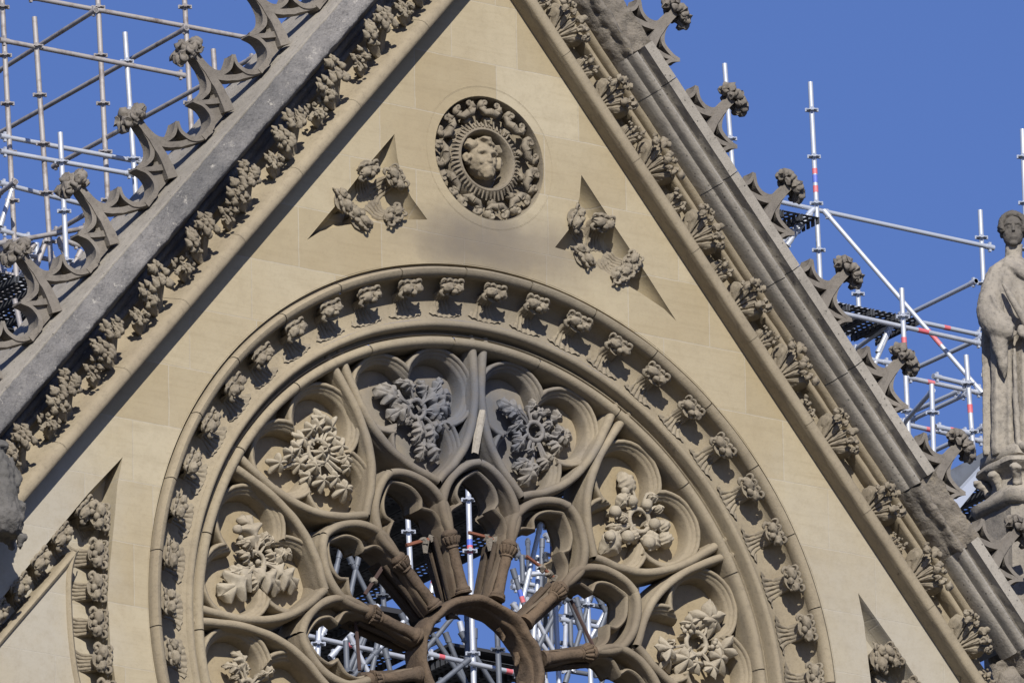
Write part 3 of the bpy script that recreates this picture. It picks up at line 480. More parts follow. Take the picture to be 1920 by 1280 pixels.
# carved leaves
def leafgrid(mb, b, t, wd, w0, kind='oak', seed=0, th=.018):
    rnd = random.Random(seed); b = Vector((b[0], b[1], 0)); t = Vector((t[0], t[1], 0)); d = t-b; L = d.length; d /= max(L, 1e-6); sx = Vector((d.y, -d.x, 0))
    nl = 3 if kind == 'oak' else 2; nlen, nac = 31, 11; rows = []; tw = rnd.uniform(-.35, .35); cu = rnd.uniform(.035, .07); droop = rnd.uniform(.5, 1.3)
    bend = rnd.uniform(-.08, .08)*L
    for i in range(nlen):
        l = i/(nlen-1)
        env = (sin(pi*min(1, .06+.94*l**.72)))**.55 if l < 1 else .0
        lobe = .30+.70*abs(sin(pi*(nl*l+.12)))**.8
        if kind == 'fig': lobe = .92; env = sin(pi*(.04+.96*l))**.7
        h = max(.004, .5*wd*L*env*lobe)
        cen = b + d*(L*l) + sx*bend*sin(pi*l); row = []
        for j in range(nac):
            c_ = -1+2*j/(nac-1)
            z = w0 + cu*sin(pi*min(1, l*1.02))*1.1 - .045*droop*l*l*min(1, L/.3) - .045*c_*c_*min(1.1, h/.06) - .026*abs(math.cos(pi*(nl*l+.12)))*abs(c_) + tw*c_*min(h, .07)*.6
            z -= .016*math.exp(-(c_*7)**2)                       # midrib groove
            z += .010*sin(9*pi*l+3*abs(c_))*abs(c_)               # side ribs
            fwd = .42*abs(c_)*h if kind == 'oak' else 0
            q = cen + sx*c_*h + d*fwd; row.append((q.x, q.y, z))
        rows.append(row)
    back = [[(q[0], q[1], q[2]-th) for q in r_] for r_ in rows]
    n0 = len(mb.v); mb.grid(rows); mb.grid([r_[::-1] for r_ in back])
    rim = [r_[0] for r_ in rows]+rows[-1][1:]+[r_[-1] for r_ in rows[::-1]][1:]+rows[0][-2:0:-1]
    mb.grid([rim, [(q[0], q[1], q[2]-th) for q in rim]], closed_v=True)
def leafstar(mb, c, d, Rr, w0, lobes_=5, sharp=1.0, seed=0, th=.016):
    rnd = random.Random(seed); n = lobes_*8; rows = []; a0 = math.atan2(d[1], d[0]); tilt = (rnd.uniform(-.6, .6), rnd.uniform(-.6, .6)); dome = rnd.uniform(.02, .05)
    for k in (0.02, .3, .6, .85, 1):
        row = []
        for i in range(n):
            f = 2*pi*i/n; lf = abs(cos(lobes_*f/2)); rr = Rr*k*(.48+.52*lf**(1.6*sharp)+(.07*cos(lobes_*3*f) if lobes_ < 6 and sharp < 1 else 0))*(1-.25*abs(sin(f/2))**3)
            x, y = rr*cos(a0+f), rr*sin(a0+f)
            z = w0 + dome*(1-k*k)+.020*lf*k*(1-k)*4*.5 - .35*Rr*k*k*.35 - .012*(1-lf)*k + tilt[0]*x + tilt[1]*y
            row.append((c[0]+x, c[1]+y, z))
        rows.append(row)
    mb.grid(rows, closed_v=True); mb.grid([rows[-1], [(q[0], q[1], q[2]-th) for q in rows[-1]]], closed_v=True)
    mb.add([(q[0], q[1], q[2]-th) for q in rows[-1]], [tuple(range(n))[::-1]])
def wreath(ang, kind, lv, cen, scale=1):
    mb = MB(); w0 = -.335; cx, cy = cen; rr = .082 if kind == 'oak' else .1
    if kind != 'none':
        mb.tube([(cx+rr*cos(2*pi*i/24)*1.0, cy+rr*sin(2*pi*i/24), w0-.01) for i in range(25)], .021, 8, caps=False)
    for i, (bx, by, tx, ty, wd) in enumerate(lv):
        rnd = random.Random(i*7+ang); z = w0+rnd.uniform(-.02, .035)
        if kind == 'ivy':
            L = math.hypot(tx-bx, ty-by); leafstar(mb, ((bx+tx)/2, (by+ty)/2), (tx-bx, ty-by), max(.075, min(.11, L*.78)), z+.02, 5, 1.1, i)
        elif kind == 'vine':
            L = math.hypot(tx-bx, ty-by); leafstar(mb, (bx*.55+tx*.45, by*.55+ty*.45), (tx-bx, ty-by), L*.62, z+.03, 5, .75, i)
        else: leafgrid(mb, (bx, by), (tx, ty), wd*1.12, z, kind, i*13+ang)
        # twig from the ring to the leaf
        mx, my = (bx+tx)/2, (by+ty)/2; dd = math.hypot(bx-cx, by-cy) or 1
        mb.tube(cr([(cx+(bx-cx)/dd*rr, cy+(by-cy)/dd*rr, w0-.02), ((cx+bx)/2, (cy+by)/2, w0-.01), (bx, by, z-.005), (mx, my, z)], 3), [.014]*10, 5)
    for k in range(5):
        t = 2*pi*k/5; mb.tube([(cx+rr*cos(t), cy+rr*sin(t), w0-.01), (cx+rr*cos(t)*1.1, cy+rr*sin(t)*1.1, -.47)], .03, 6)
    for q in KNOBS.get(ang, []):
        mb.blob((q[0], q[1], -.31), (q[2]*.85, q[2]*.85, q[2]*.85), 2, .12, 6, 1)
        if q[2] > .05: mb.blob((q[0]+q[2]*.1, q[1]-q[2]*.75, -.31), (.02, .02, .02), 1, .4)
    return mb.mesh(angle=60, rough=.004, rs=30)
NICE = {'oak': 'oak', 'ivy': 'ivy', 'fig': 'fruit', 'vine': 'vine'}
for ang in (-105, -75, -45, -15, 15, 45, 75, 105):
    pn = link('trefoil_panel', m_tref, M_trac, gable, rotz(ang), panel_labels[ang])
    link('back_slab', m_plate, M_plate, pn)
    link('tracery_bar', m_side, M_trac, pn)
    if ang in WREATH:
        kind, lv, cen = WREATH[ang]
        link('leaf_wreath', wreath(ang, kind, lv, cen), M_leaf, pn, rotz(ang).inverted(), 'carved wreath of %s leaves' % kind if kind != 'fig' else 'carved wreath of round fruit and leaves')
    else:
        kind, lv, cen = WREATH[-15]; Mx = rotz(ang-(-15))
        lv2 = [(*(Mx @ Vector((l[0], l[1], 0)))[:2], *(Mx @ Vector((l[2], l[3], 0)))[:2], l[4]) for l in lv]
        c2 = (Mx @ Vector((cen[0], cen[1], 0)))[:2]
        link('leaf_wreath', wreath(ang, 'oak', lv2, c2), M_leaf, pn, rotz(ang).inverted())
for ang in (-90, -60, -30, 0, 30, 60, 90):
    lt = link('window_light', m_arch, M_trac, gable, rotz(ang)); link('cusped_arch', m_inner, M_trac, lt)
# colonnettes
def colonnette(seed):
    rnd = random.Random(seed); sh = MB(); rr = []; yy = []
    prof = [(.63, .07), (.645, .073), (.655, .062), (.665, .068), (.68, .064), (.69, .05), (.72, .047)] + [(.72+.035*i, .046+rnd.uniform(-.002, .002)) for i in range(1, 9)] + [(1.02, .047), (1.028, .057), (1.04, .057), (1.05, .047), (1.07, .048), (1.10, .052), (1.125, .060), (1.135, .069), (1.155, .069), (1.165, .06), (1.18, .052)]
    sh.tube([(0, y, -.255) for y, r_ in prof], [r_ for y, r_ in prof], 20)
    cap = MB()
    for k in range(7):
        an = pi*k/6; x, z = cos(an)*.06, sin(an)*.06
        cap.tube(cr([(x*.75, 1.05, -.255+z*.75), (x*1.0, 1.085, -.255+z*1.0), (x*1.2, 1.12, -.255+z*1.2), (x*1.1, 1.105, -.255+z*1.25)], 3), [.012, .016, .02, .02, .021, .021, .02, .016, .012, .01], 6)
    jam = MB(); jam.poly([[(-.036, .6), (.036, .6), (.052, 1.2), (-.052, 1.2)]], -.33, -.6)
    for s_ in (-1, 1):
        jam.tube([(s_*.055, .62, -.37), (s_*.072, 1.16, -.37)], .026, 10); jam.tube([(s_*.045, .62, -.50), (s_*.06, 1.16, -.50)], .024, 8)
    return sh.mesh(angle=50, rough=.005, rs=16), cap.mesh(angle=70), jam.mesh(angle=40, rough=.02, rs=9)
for i, ang in enumerate((-105, -75, -45, -15, 15, 45, 75, 105)):
    a_, b_, c_ = colonnette(i); dk = M_hub if abs(ang) < 200 else M_trac
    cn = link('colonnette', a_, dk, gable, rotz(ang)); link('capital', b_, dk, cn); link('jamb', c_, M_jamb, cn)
# hub
mb = MB(); mb.ring(0, 0, [(.60, -.5), (.615, -.42), (.622, -.34), (.62, -.28), (.612, -.235), (.598, -.21), (.578, -.2), (.558, -.206), (.544, -.228), (.54, -.27), (.536, -.295), (.524, -.30), (.516, -.32), (.512, -.36), (.514, -.42), (.512, -.5)], 0, 360, 96)
cusps_ = []
for k in range(12):
    mb2 = MB(); t0 = k*30+15
    pts = [((.50-.05*(1-abs(x))**2)*sin(R(t0+x*13)), (.50-.05*(1-abs(x))**2)*cos(R(t0+x*13)), -.4) for x in (-1, -.6, -.2, 0)] if k % 4 else []
    if pts and not 150 < t0 < 215: mb2.tube(pts, [.03, .025, .02, .008], 6); cusps_.append(mb2)
hub = link('hub_ring', mb.mesh(angle=60, rough=.022, rs=7), M_hub, gable); 
for q in cusps_: link('broken_cusp', q.mesh(angle=60, rough=.015), M_hub, hub)
# scar of pale new mortar on the mullion, and iron glazing bars left in the lights
mb = MB(); mb.sweep([(q[0]+.014, q[1]) for q in PATCH[:3]], [(-.034, -.222), (-.026, -.198), (0, -.187), (.024, -.196), (.034, -.222)])
link('mortar_repair', mb.mesh(rough=.012, rs=18), stone('pale_mortar', (.52, .48, .41), (.44, .40, .34), (.3, .27, .23), .4, .5, 60), gable)
for i, (p0, p1) in enumerate(IRON):
    o = empty('glazing_bar', (p0[0], .40, p0[1]+H), ['rusty iron bar with stone lumps crossing the top light of the rose', 'rusty iron bar with stone lumps in the light left of the top one', 'slanting rusty iron bar in the light right of the top one', 'dark iron bar stub in the second light to the left', 'long dark iron bar slanting in the light at right of the hub', 'upright dark iron bar in the lower left light'][i], 'iron bar', 'iron bars in the rose lights')
    mb = MB(); mb.tube([(0, 0, 0), ((p1[0]-p0[0])*.5, (p1[1]-p0[1])*.5+.004, 0), (p1[0]-p0[0], p1[1]-p0[1], 0)], .017, 6)
    link('bar', mb.mesh(rough=.004), M_rust if i < 3 else metal('dark_iron_%d' % i if False else 'dark_iron', (.07, .045, .04), .8, .3, (.12, .06, .05), .5), o)
    if i < 4:
        mb = MB()
        for f in (.55, .8, 1.0) if i < 3 else (.5,):
            mb.blob(((p1[0]-p0[0])*f, (p1[1]-p0[1])*f, 0), (.035, .03, .03), 2, .9, 7, f)
        if i in (0, 1): mb.tube([((p1[0]-p0[0])*.6, (p1[1]-p0[1])*.6, 0), ((p1[0]-p0[0])*.62, (p1[1]-p0[1])*.6-.11, 0)], [.035, .02], 6)
        link('stone_lump', mb.mesh(angle=60, rough=.01), M_broken, o)

# ------------------------------------------------------------------ medallion
CX, CY = 0.0, 4.398
mb = MB(); mb.ring(CX, CY, [(.545, .002), (.538, -.02), (.535, -.16), (.36, -.16), (.335, -.09), (.30, -.055), (.275, -.03), (.262, -.03), (.248, -.05), (.24, -.12), (.235, -.26)], 0, 360, 96)
mb.add([(CX+.235*sin(2*pi*i/48), CY+.235*cos(2*pi*i/48), -.26) for i in range(48)], [tuple(range(48))])
med = link('medallion', mb.mesh(angle=45), M_frieze, gable, label='round medallion with a ring of carved scrolls and a weathered head in its centre')
mb = MB(); mb.ring(CX, CY, [(.632, .0015), (.628, -.004), (.624, .0015)], 0, 360, 96)
link('joint_line', mb.mesh(), M_trac, med)
def scroll():
    mb = MB()
    for sx in (-1, 1):
        sp = [(sx*(.062+.034*(1-i/13)*cos(2.9*pi*i/13-2.0)), .492+.034*(1-i/13)*sin(2.9*pi*i/13-2.0)) for i in range(14)]
        mb.tube([(x, y, -.035) for x, y in sp[::-1]]+[(sx*.085, .435, -.04), (sx*.05, .412, -.03), (0, .42, -.02)], [.012]*5+[.015]*9+[.03, .032, .034], 7)
        mb.blob((sx*.095, .475, -.06), (.026, .045, .05), 2, .4, 6, sx)
    mb.blob((0, .42, -.055), (.085, .03, .05), 2, .3, 5, 3)
    mb.blob((0, .37, -.10), (.035, .04, .05), 2, .5, 6, 4)
    return mb.mesh(angle=70, rough=.007, rs=24)
ms = scroll()
for k in range(11):
    link('scroll', ms, M_frieze, med, Matrix.Translation((CX, CY, 0)) @ rotz(5+k*360/11))
mb = MB()
for k in range(52):
    t = 2*pi*k/52; rnd = random.Random(k); r1 = .335+rnd.uniform(-.01, .03)
    mb.tube([(CX+.285*sin(t), CY+.285*cos(t), -.035), (CX+r1*sin(t), CY+r1*cos(t), -.06)], [.011, .007], 5)
link('fringe', mb.mesh(angle=70, rough=.005, rs=30), M_frieze, med)
mb = MB(); hx, hy = CX-.02, CY+.01                                          # weathered head
mb.blob((hx, hy, -.10), (.135, .165, .13), 3, .1); mb.blob((hx+.01, hy-.10, -.06), (.085, .075, .09), 2, .5, 8)
mb.blob((hx+.005, hy-.02, .02), (.02, .045, .03)); mb.blob((hx+.005, hy-.045, .03), (.032, .02, .022))
mb.tube([(hx-.09, hy+.03, -.01), (hx-.04, hy+.045, .015), (hx+.005, hy+.03, .015), (hx+.05, hy+.045, .015), (hx+.1, hy+.03, -.01)], .02, 8)
for sx in (-1, 1):
    mb.blob((hx+sx*.15, hy-.02, -.08), (.045, .055, .05), 2, .6, 7, sx); mb.blob((hx+sx*.12, hy+.1, -.07), (.06, .05, .06), 2, .8, 9, sx)
    mb.blob((hx+sx*.05, hy-.05, -.0), (.035, .03, .025))
mb.blob((hx-.15, hy+.12, -.1), (.05, .035, .04), 2, .8, 9, 5)
mb.blob((hx, hy+.14, -.06), (.11, .05, .08), 2, .9, 12, 7); mb.blob((hx, hy-.085, .015), (.045, .014, .02)); mb.blob((hx, hy-.14, .0), (.05, .05, .05), 2, .7, 9)
hm = remesh(mb, .007, 2, .003, 30)
for v in hm.vertices:                                                      # eye sockets
    for sx in (-1, 1):
        dd = (v.co.x-(hx+.005+sx*.052))**2/.028**2 + (v.co.y-(hy+.012))**2/.018**2
        if v.co.z > -.08: v.co.z -= .03*math.exp(-dd)
link('carved_head', hm, M_mould, med)

# flowers in the spandrels
flow = [make_rosette(20+i, True) for i in range(2)]
def put_flower(q, target, sc_, w=-.15, i=0):
    an = math.atan2(q[0]-target[0], q[1]-target[1])
    link('spandrel_flower', flow[i % 2], M_frieze, gable, Matrix.Translation((q[0], q[1], w)) @ Matrix.Rotation(-an, 4, 'Z') @ Matrix.Scale(sc_, 4))
def mid(a_, b_): return ((a_[0]+b_[0])/2, (a_[1]+b_[1])/2)
for i in range(5):
    put_flower(mid(SPF_UL[2*i], SPF_UL[2*i+1]), (-1.14, 3.90), .95, -.15, i)
    put_flower(mid(SPF_UR[2*i], SPF_UR[2*i+1]), (1.12, 3.88), .95, -.15, i)
def off(q, a_): return (q[0]+a_[0], q[1]+a_[1])
for sg in (1, -1):
    for i, j in enumerate((0, 2, 4, 6, 8)): q = (sg*SPF_LL[j][0], SPF_LL[j][1]); put_flower(q, off(q, (sg*.7, -.6)), 1.0, -.2, i)
    for i, j in enumerate((1, 3, 5, 7, 9, 10)): q = (sg*SPF_LL[j][0], SPF_LL[j][1]); put_flower(q, off(q, (-sg, .05)), 1.05, -.2, i)

# ------------------------------------------------------------------ raking mouldings, frieze and coping
inner_roll = [(.0, 0), (-.002, .10), (-.002, .165), (.006, .182), (.03, .192), (.07, .192), (.095, .175), (.115, .14), (.135, .10), (.155, .05), (.185, -.005), (.22, -.045), (.28, -.065), (.32, -.06), (.335, -.05)]
thin_rolls = [(.333, -.06), (.335, .055), (.345, .078), (.362, .084), (.38, .075), (.388, .045), (.392, .02), (.408, .02), (.412, .07), (.42, .098), (.438, .11), (.456, .1), (.468, .07), (.47, .045)]
cop_R = [(.468, .045), (.472, .10), (.478, .15), (.487, .19), (.502, .215), (.518, .226), (.522, .25), (.524, .285), (.535, .318), (.556, .332), (.58, .322), (.594, .29), (.598, .24), (.61, .212), (.665, .212), (.676, .23), (.680, .318), (.775, .322), (.785, .30), (.79, .16), (.80, .02), (.80, -.04), (.80, -.7)]
cop_L = [(.468, .02), (.478, .08), (.50, .15), (.52, .21), (.54, .27), (.552, .308), (.568, .318), (.66, .308), (.752, .305)]
cop_T = [(.74, .29), (.752, .300), (.767, .298), (.770, .28), (.776, .20), (.795, .0), (.80, -.15), (.80, -.7)]
def rakerun(side_, prof, s0, s1, step=.12, amp=0, fr=9, coarse=None):
    mb = MB(); n_ = max(1, int((s1-s0)/step)); rows = []
    if coarse:      # subdivide the profile
        pp = []
        for i in range(len(prof)-1):
            l = math.hypot(prof[i+1][0]-prof[i][0], prof[i+1][1]-prof[i][1]); k = max(1, int(l/coarse))
            pp += [(prof[i][0]+(prof[i+1][0]-prof[i][0])*j/k, prof[i][1]+(prof[i+1][1]-prof[i][1])*j/k) for j in range(k)]
        prof = pp+[prof[-1]]
    for i in range(n_+1):
        s_ = s0+(s1-s0)*i/n_; row = []
        for t, w in prof:
            x, y = rp(side_, s_, t); q = Vector((x, y, w))
            if amp: q += amp*(noise.noise_vector(q*fr)+.5*noise.noise_vector(q*fr*2.7))
            row.append(tuple(q))
        rows.append(row)
    mb.grid(rows); return mb
def topcap(prof): return prof
SB = 9.6
for side_, nm in ((-1, 'left'), (1, 'right')):
    mb = MB(); s_ = 0
    while s_ < SB:
        ln_ = .75+.35*random.Random(s_).random(); q = rakerun(side_, inner_roll, s_+.004, min(SB, s_+ln_), .2, .0015, 3); mb.add(q.v, q.f); s_ += ln_
    q = rakerun(side_, [(t, w-.014) for t, w in inner_roll], 0, SB, .4); mb.add(q.v, q.f)
    link('raking_roll', mb.mesh(angle=50), M_mould, gable, label='%s raking roll moulding along the wall edge' % nm)
# thin rolls: worn away in places on the right
for s0, s1 in ((0, 7.0),): link('string_moulding', rakerun(1, thin_rolls, s0, s1, .1, .004, 14).mesh(angle=50), M_mould, gable)
link('string_moulding', rakerun(-1, [(t, w*.45) for t, w in thin_rolls], 0, SB, .1, .004, 14).mesh(angle=50), M_copL, gable)
cl = link('coping', rakerun(-1, cop_L, 0, SB, .035, .011, 11, .03).mesh(angle=60), M_copL, gable, label='rough weathered grey coping of the left slope')
link('coping_top', rakerun(-1, cop_T, 0, SB, .08, .004, 5, .05).mesh(angle=60), M_copR, gable, label='smoother upper face of the left coping under the crockets')
link('coping', rakerun(1, [(t, w*.93) for t, w in cop_R if t < .6 or t > .74], 0, 1.372, .03, .022, 12, .03).mesh(angle=70), M_broken, gable, label='rough eroded coping near the top of the right slope')
cuts = [1.376, 1.75, 2.7, 3.66, 4.63, 5.75]
for i in range(len(cuts)-1):
    link('coping', rakerun(1, cop_R, cuts[i]+(.004 if i else 0), cuts[i+1]-.004, .12, .0025, 8).mesh(angle=42), M_copR, gable, label='grey moulded coping stone of the right slope')
rough_p = [(.335, .0), (.36, .05), (.42, .06), (.47, .09), (.52, .22), (.60, .25), (.70, .2), (.78, .24), (.83, .12), (.87, .0), (.87, -.6)]
link('coping', rakerun(1, [(t, w) for t, w in cop_R if t < .66 or t > .74], 5.752, 6.43, .03, .02, 11, .03).mesh(angle=70), M_broken, gable, label='broken rough stretch of coping on the right slope')
link('coping', rakerun(1, cop_R, 6.42, 7.42, .12, .003, 8).mesh(angle=42), M_copR, gable, label='last moulded grey coping stone on the right slope')
link('coping', rakerun(1, rough_p, 7.40, SB, .03, .045, 7, .03).mesh(angle=70), M_broken, gable, label='broken rough foot of the right coping')

# frieze leaves
def frieze_leaf(big, seed):
    """a fluted leaf rising from the roll and curling over at its lobed end; x along the slope, y outwards, z out of the wall"""
    rnd = random.Random(seed); mb = MB(); k = 1.0 if big else .66; nl = 5 if big else 4; A_ = R(50 if big else 42); n, m_ = 15, 16*nl+1
    ln = .31*k; jit = [rnd.uniform(.86, 1.1) for _ in range(nl+1)]; lift = [rnd.uniform(-.02, .025)*k for _ in range(nl+1)]
    rows = []
    for i in range(n):
        l = i/(n-1); row = []
        for j in range(m_):
            u = -1+2*j/(m_-1); q = (u+1)/2*nl; li = min(nl-1, int(q)); f = q-li; fl = abs(sin(pi*f)); an = u*A_*(.55+.45*l**.5)
            split = max(0, l-.42)/.58
            r_ = ln*l*jit[li]*(1-.34*split*(1-fl**.6))
            cur = max(0, l-.72)/.28
            zz = .045 + k*(.215*l**1.35) + lift[li]*l + k*.050*(fl**.55-.75)*min(1, l*2.2) - k*.16*cur**2 - k*.06*u*u*l
            zz += k*.010*sin(q*pi*6)*split
            r_ += ln*.05*cur*abs(sin(3*pi*f))
            row.append((sin(an)*r_, cos(an)*r_, zz))
        rows.append(row)
    mb.grid(rows); mb.grid([[(x, y, z_-.022) for x, y, z_ in r_] for r_ in rows[::-1]])
    rim = [r_[0] for r_ in rows]+rows[-1][1:]+[r_[-1] for r_ in rows[::-1]][1:]
    mb.grid([rim, [(x, y, z_-.022) for x, y, z_ in rim]])
    for q in range(nl):
        an = (-1+2*(q+.5)/nl)*A_; r_ = ln*jit[q]*.86
        for c_ in range(4 if big else 3):
            a2 = an+rnd.uniform(-.13, .13); r2_ = r_+rnd.uniform(-.05, .04)*k; s_ = k*rnd.uniform(.016, .030)
            mb.blob((sin(a2)*r2_, cos(a2)*r2_, .045+k*.175+lift[q]+rnd.uniform(.0, .03)*k), (s_*rnd.uniform(.8, 1.4), s_*rnd.uniform(.8, 1.5), s_), 2, .7, 9, q*5+c_)
        mb.tube([(sin(an)*.05*k, cos(an)*.05*k, .0), (sin(an)*r_*.8, cos(an)*r_*.8, .06*k)], [.03*k, .045*k], 6)
    return mb.mesh(angle=70, rough=.007, rs=30)
def frieze_bunch(big, seed):
    """ribbed stalks ending in two bunches of pointed buds"""
    rnd = random.Random(seed); mb = MB(); k = 1.0 if big else .70
    cl = ((-.115, .33), (.10, .30)) if big else ((-.07, .30), (.05, .33))
    for cx, cy in cl:
        cx *= k if not big else 1; cy *= k if not big else 1
        for i in range(4):
            f = -1+2*i/3; pts = cr([(f*.012+cx*.05, .0, .04), (cx*.35+f*.02*k, cy*.38, .06), (cx*.8+f*.035*k, cy*.74, .14*k), (cx+f*.05*k, cy, .235*k)], 3)
            mb.tube(pts, [k*(.014+.026*j/9) for j in range(len(pts))], 6, flat=.8)
        for q in range(20 if big else 11):
            a_ = rnd.uniform(0, 6.28); r_ = k*.108*rnd.random()**.5; s_ = k*rnd.uniform(.021, .036); x, y, z_ = cx+r_*cos(a_)*.9, cy+r_*sin(a_), .235*k+rnd.uniform(-.02, .045)*k
            mb.blob((x, y, z_), (s_, s_, s_*.9), 2, .5, 8, q)
            mb.tube([(x, y, z_), (x+rnd.uniform(-.5, .2)*s_, y+rnd.uniform(.6, 1.3)*s_, z_+s_*.5), (x+rnd.uniform(-.6, .3)*s_, y+1.9*s_, z_+s_*.2)], [s_*.85, s_*.6, s_*.15], 6)
    mb.tube([(0, .0, .03), (0, .1*k, .04), (0, .17*k, .06*k)], [.02, .045*k, .055*k], 10, flat=.5)
    return mb.mesh(angle=70, rough=.006, rs=34)
bb = [frieze_bunch(True, i) for i in range(4)]; bs_ = [frieze_bunch(False, 10+i) for i in range(3)]
fb = [frieze_leaf(True, i) for i in range(3)]; fs_ = [frieze_leaf(False, 10+i) for i in range(3)]
for side_, sb0, ss0 in ((1, .88, .55), (-1, .83, 1.10)):
    for k in range(-1, 12):
        for big, s_ in ((True, sb0+.69*k), (False, ss0+.69*k)):
            if s_ < .3: continue
            if side_ == 1 and s_ > 8.4 or side_ == -1 and s_ > 7.6: continue
            rnd = random.Random(k*2+big+side_); sc_ = 1.0
            if side_ == 1 and s_ > 4.6 and not big: sc_ = .8
            M = rake(side_, s_, .055, 0) @ Matrix.Diagonal(((.95 if big else .86) if side_ == 1 else .95, 1.0*sc_, sc_*1.08, 1)) @ Matrix.Rotation(R(rnd.uniform(-5, 5)), 4, 'Z')
            worn = side_ == 1 and s_ > 7.3
            if side_ == 1 and s_ > 4.9 and not big and k % 2: continue
            link('frieze_leaf' if big else 'small_frieze_leaf', ((fb if big else fs_)[k % 3] if side_ == 1 else bb[(k*3) % 4] if big else bs_[k % 3]), M_frieze, gable, M, 'worn leaf carving low on the right slope' if worn else None)

# crockets
def crocket(seed):
    rnd = random.Random(seed); mb = MB()
    def ribbon(pts, hw, th, z0=.02, dish=.35):
        P = cr(pts, 5); m_ = len(P); rows = []
        for i in range(m_):
            t = Vector(P[min(i+1, m_-1)])-Vector(P[max(i-1, 0)]); t.normalize(); nn = Vector((-t.y, t.x, 0)); f = i/(m_-1)
            h_ = hw[0]+(hw[1]-hw[0])*f; t_ = th[0]+(th[1]-th[0])*f; c0 = Vector(P[i]); row = []
            for z, o in ((-1, 1), (-.6, 1-dish), (0, 1-2*dish), (.6, 1-dish), (1, 1), (1, -1), (0, -1), (-1, -1)):
                q = c0+nn*(o*t_); row.append((q.x, q.y, z0+z*h_))
            rows.append(row)
        mb.grid(rows, closed_v=True, caps=True)
    # downhill side (x positive) : hooked leaf; its outer faces are dished
    ribbon([(-.03, 1.36), (-.005, 1.24), (.045, 1.13), (.12, 1.065), (.22, 1.065), (.31, 1.10)], (.045, .068), (.026, .015))
    ribbon([(.315, 1.10), (.275, 1.03), (.265, .96), (.29, .89), (.36, .845), (.50, .835)], (.068, .08), (.012, .026))
    ribbon([(.10, .93), (.17, .975), (.24, 1.03), (.30, 1.09)], (.055, .065), (.028, .010))
    # uphill side
    ribbon([(-.31, 1.10), (-.21, 1.055), (-.12, 1.065), (-.05, 1.13), (-.035, 1.24), (-.045, 1.36)], (.068, .045), (.015, .026))
    ribbon([(-.50, .835), (-.38, .855), (-.30, .91), (-.275, .98), (-.28, 1.04), (-.315, 1.10)], (.08, .068), (.026, .012))
    ribbon([(-.40, .84), (-.28, .90), (-.16, .97), (-.07, 1.05), (-.01, 1.14)], (.065, .055), (.025, .025))
    # trunk
    ribbon([(.12, .82), (.07, .92), (.03, 1.02), (.0, 1.14), (-.02, 1.26), (-.03, 1.38)], (.085, .05), (.052, .028), dish=.1)
    w_ = MB()
    mb.poly([[(.05, .82), (.48, .82), (.36, .85), (.28, .90), (.262, .97), (.15, 1.0), (.06, 1.0)]], -.05, .045)
    mb.poly([[(-.02, 1.06), (-.10, 1.06), (-.2, 1.05), (-.28, 1.03), (-.26, .93), (-.12, 1.0)]], -.07, -.02)
    mb.poly([[(.05, 1.09), (.12, 1.05), (.27, 1.06), (.25, 1.0), (.12, .96), (.03, 1.0)]], -.07, -.02)
    hd = MB()                                                             # foliage head
    for (x, y, z, r_) in ((-.035, 1.41, .03, .06), (-.11, 1.43, .06, .055), (-.13, 1.38, .02, .045), (.05, 1.42, .06, .055), (.09, 1.38, .03, .045), (-.03, 1.47, .0, .05), (.03, 1.44, -.06, .05), (-.09, 1.44, -.06, .05), (-.03, 1.40, .11, .045), (-.08, 1.36, .1, .035), (.04, 1.37, .1, .035)):
        hd.blob((x+rnd.uniform(-.01, .01), y+rnd.uniform(-.01, .01), z), (r_, r_*.8, r_), 2, .9, 8, seed+x*10)
    for k in range(10):
        an = 2*pi*k/10+rnd.uniform(-.2, .2); x, z = cos(an), sin(an)
        hd.tube(cr([(-.02+x*.04, 1.39, .03+z*.035), (-.02+x*.1, 1.425, .03+z*.08), (-.02+x*.145, 1.40, .03+z*.115), (-.02+x*.135, 1.365, .03+z*.105)], 3), [.02, .026, .03, .032, .032, .03, .028, .024, .02, .012], 7, flat=.6)
        hd.blob((-.02+x*.13, 1.375, .03+z*.105), .02, 1, .6, 8, k)
    return mb.mesh(angle=50, rough=.006, rs=12), hd.mesh(angle=75, rough=.016, rs=22)
cks = [crocket(i) for i in range(3)]
for side_, s0 in ((1, 1.36), (-1, 1.21)):
    for k in range(-1, 9):
        s_ = s0+.885*k
        if s_ < .9 or s_ > (7.0 if side_ == 1 else 7.5): continue
        rnd = random.Random(k*3+side_); a_, b_ = cks[k % 3]
        M = rake(side_, s_, 0, 0) @ Matrix.Diagonal((1, 1+rnd.uniform(-.012, .012), 1, 1))
        c_ = link('crocket', a_, M_crock, gable, M); link('foliage_head', b_, M_crock, c_)

